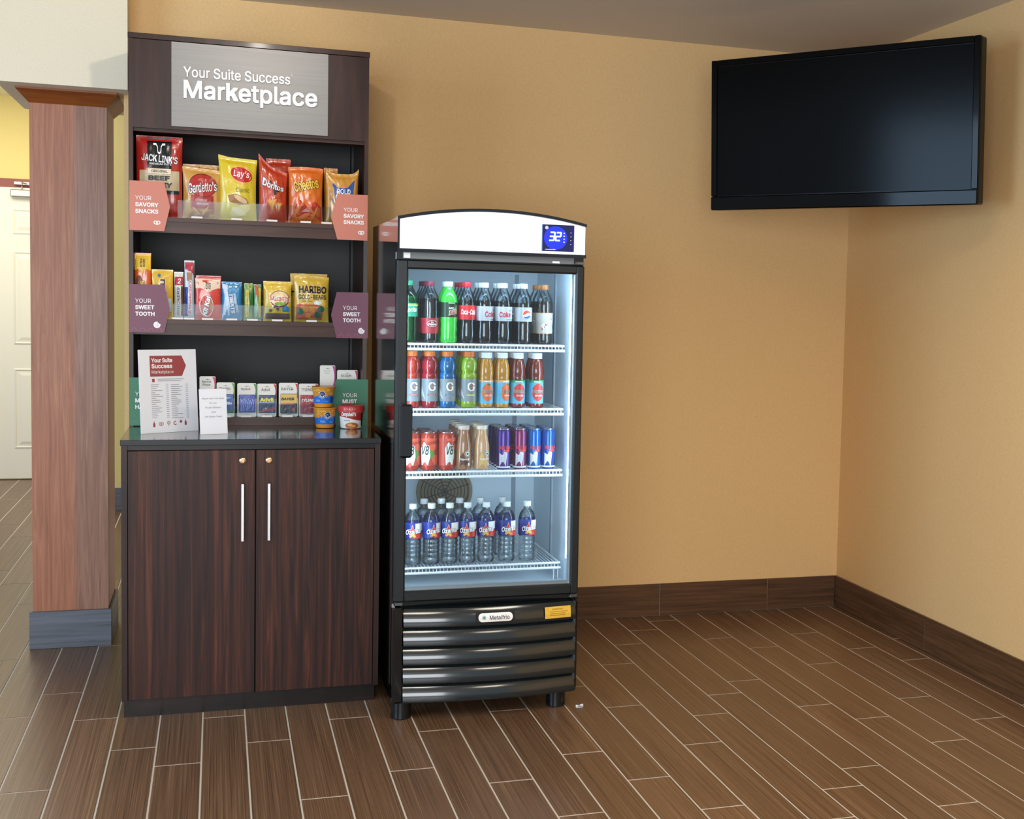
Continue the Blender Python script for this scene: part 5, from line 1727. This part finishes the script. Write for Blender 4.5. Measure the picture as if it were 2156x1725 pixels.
def cup(label, x, y, z, rz, tab):
    t = thing('noodle_cup', label, 'cup', (x, y, z), rz, 'stacked noodle cups')
    t.scale = (.94, .94, .94)
    b = obj('cup_body', MB().lathe(CUP, 36), M('cup_orange', '#d99430', .4), t, smooth=True)
    obj('lid', MB().lathe([(.0470, .0852), (.0472, .0858), (.001, .0858)], 36, cap=False).add([(-.049, -.012, .0856), (-.065, -.004, .0850), (-.066, .008, .0850), (-.049, .014, .0856)] if tab else [(0, 0, .0859), (.001, 0, .0859), (0, .001, .0859), (0, 0, .0859)], [(0, 3, 2, 1)]), M('lid_gold', '#cf9a4a', .3, .3), t, smooth=True)
    rf = lambda zz: radius(CUP, min(max(zz, .0062), .0775))
    sf = cone(rf)
    q = Pr()
    random.seed(5)
    for k in range(40):
        xx, zz, an = random.uniform(-.05, .05), random.uniform(.050, .074), random.uniform(-1, 1)
        q.line([(xx - .006 * math.cos(an), zz - .006 * math.sin(an)), (xx, zz + .002), (xx + .006 * math.cos(an), zz + .006 * math.sin(an))], .0022)
    n_ = q.lay('noodle_print', ink('#e8b45c'), b, sf, .0003)
    n_['kind'] = 'stuff'
    Pr().rect(-.11, .11, .017, .044, 48, 2).lay('band', ink('#1f6fd0'), b, sf, .0005)
    Pr().poly([(-.040, .043), (.044, .043), (.040, .052), (.012, .047), (-.014, .053), (-.036, .049)]).lay('band_edge', ink('#1f6fd0'), b, sf, .0006)
    Pr().ell(-.006, .054, .0125, .0145).lay('emblem', ink('#1c3f7a'), b, sf, .0012)
    Pr().ring(-.006, .054, .0125, .0145, .0012).line([(-.014, .051), (-.010, .0455), (-.006, .044), (-.002, .0455), (.002, .051)], .003).lay('emblem_mark', W, b, sf, .0018)
    Pr().text('Easy', .012, .026, .016, .007, .0, .2).rect(-.034, -.016, .030, .0315, 4, 1).rect(-.034, -.014, .026, .0275, 4, 1).lay('lettering', ink('#9fd0f0'), b, sf, .0011)
    Pr().rect(.030, .040, .020, .046, 3, 4).lay('side_text', ink('#2a3f7c'), b, sf, .0013)
    return t


P_ = at(684, 901, z=CZ)
cz_ = CZ + .0006
cup('orange and blue noodle cup at the bottom of the stack', P_.x, P_.y, cz_, .32, True)
cup('orange and blue noodle cup on top of the other one', P_.x - .006, P_.y, cz_ + .0862 * .94, -.05, False)

BOWL = [(.030, 0), (.0385, .002), (.041, .007), (.0425, .03), (.0465, .068), (.047, .070)]
P_ = at(739, 902, z=CZ)
t = thing('soup_bowl', 'microwave soup bowl with red lid in front of the green sign', 'bowl', (P_.x, P_.y, CZ + .0006), -.2)
b = obj('bowl_body', MB().lathe(BOWL, 36), M('bowl_white', '#e9e6e2', .35), t, smooth=True)
ld = obj('lid', MB().lathe([(.0485, .067), (.0505, .068), (.0512, .084), (.0490, .0885), (.045, .090), (.043, .0885), (.001, .0885)], 40, cap=False), M('lid_red', '#c43430', .35), t, smooth=True)
sf = cone(lambda zz: radius(BOWL, min(max(zz, .007), .068)))
rp = Pr()
nn = 40
pts = [(-.13 + .26 * i / nn, .040 + .008 * math.sin(-1.2 + 4.2 * i / nn * 2)) for i in range(nn + 1)]
rp.raw([p for p in pts] + [(x, .066) for x, z in pts], [(i, i + 1, i + nn + 2, i + nn + 1) for i in range(nn)])
rp.lay('band', ink('#a8322c'), b, sf, .0005)
Pr().text("Campbell's", -.006, .056, .060, .019, .03, .35).lay('lettering', W, b, sf, .0010)
Pr().text('Jammin', -.012, .034, .024, .006, .0, .1).lay('lettering', ink('#3a3634'), b, sf, .0008)
q = Pr().ell(.008, .013, .026, .013)
q.lay('food_print', ink('#b5602c'), b, sf, .0006)
Pr().ell(.0, .016, .010, .005).ell(.014, .012, .008, .004).lay('food_print', ink('#dba05c'), b, sf, .0010)
Pr().rect(.048, .060, .012, .060, 3, 6).lay('side_text', ink('#2a2a2c'), b, sf, .0012)
cr = Pr()
for k in range(5): cr.ell(-.02 + .01 * k, .0785, .0018, .0022, 8)
cr.lay('lid_mark', ink('#e8c8c0'), ld, cyl(.0513), .0004)

# --- scrap of white paper by the cooler's right foot
P_ = at(1219, 1489, z=0)
sc_ = obj('paper_scrap', MB().grid(lambda a, b: (P_.x - .014 + .028 * a + .004 * b, P_.y - .01 + .02 * b, .002 + .006 * abs(math.sin(3 * a + 2 * b))), 5, 4).box(P_.x - .012, P_.x + .012, P_.y - .008, P_.y + .008, .0003, .0018), 'card_white')
tag(sc_, 'crumpled scrap of white paper on the floor by the cooler foot', 'paper')
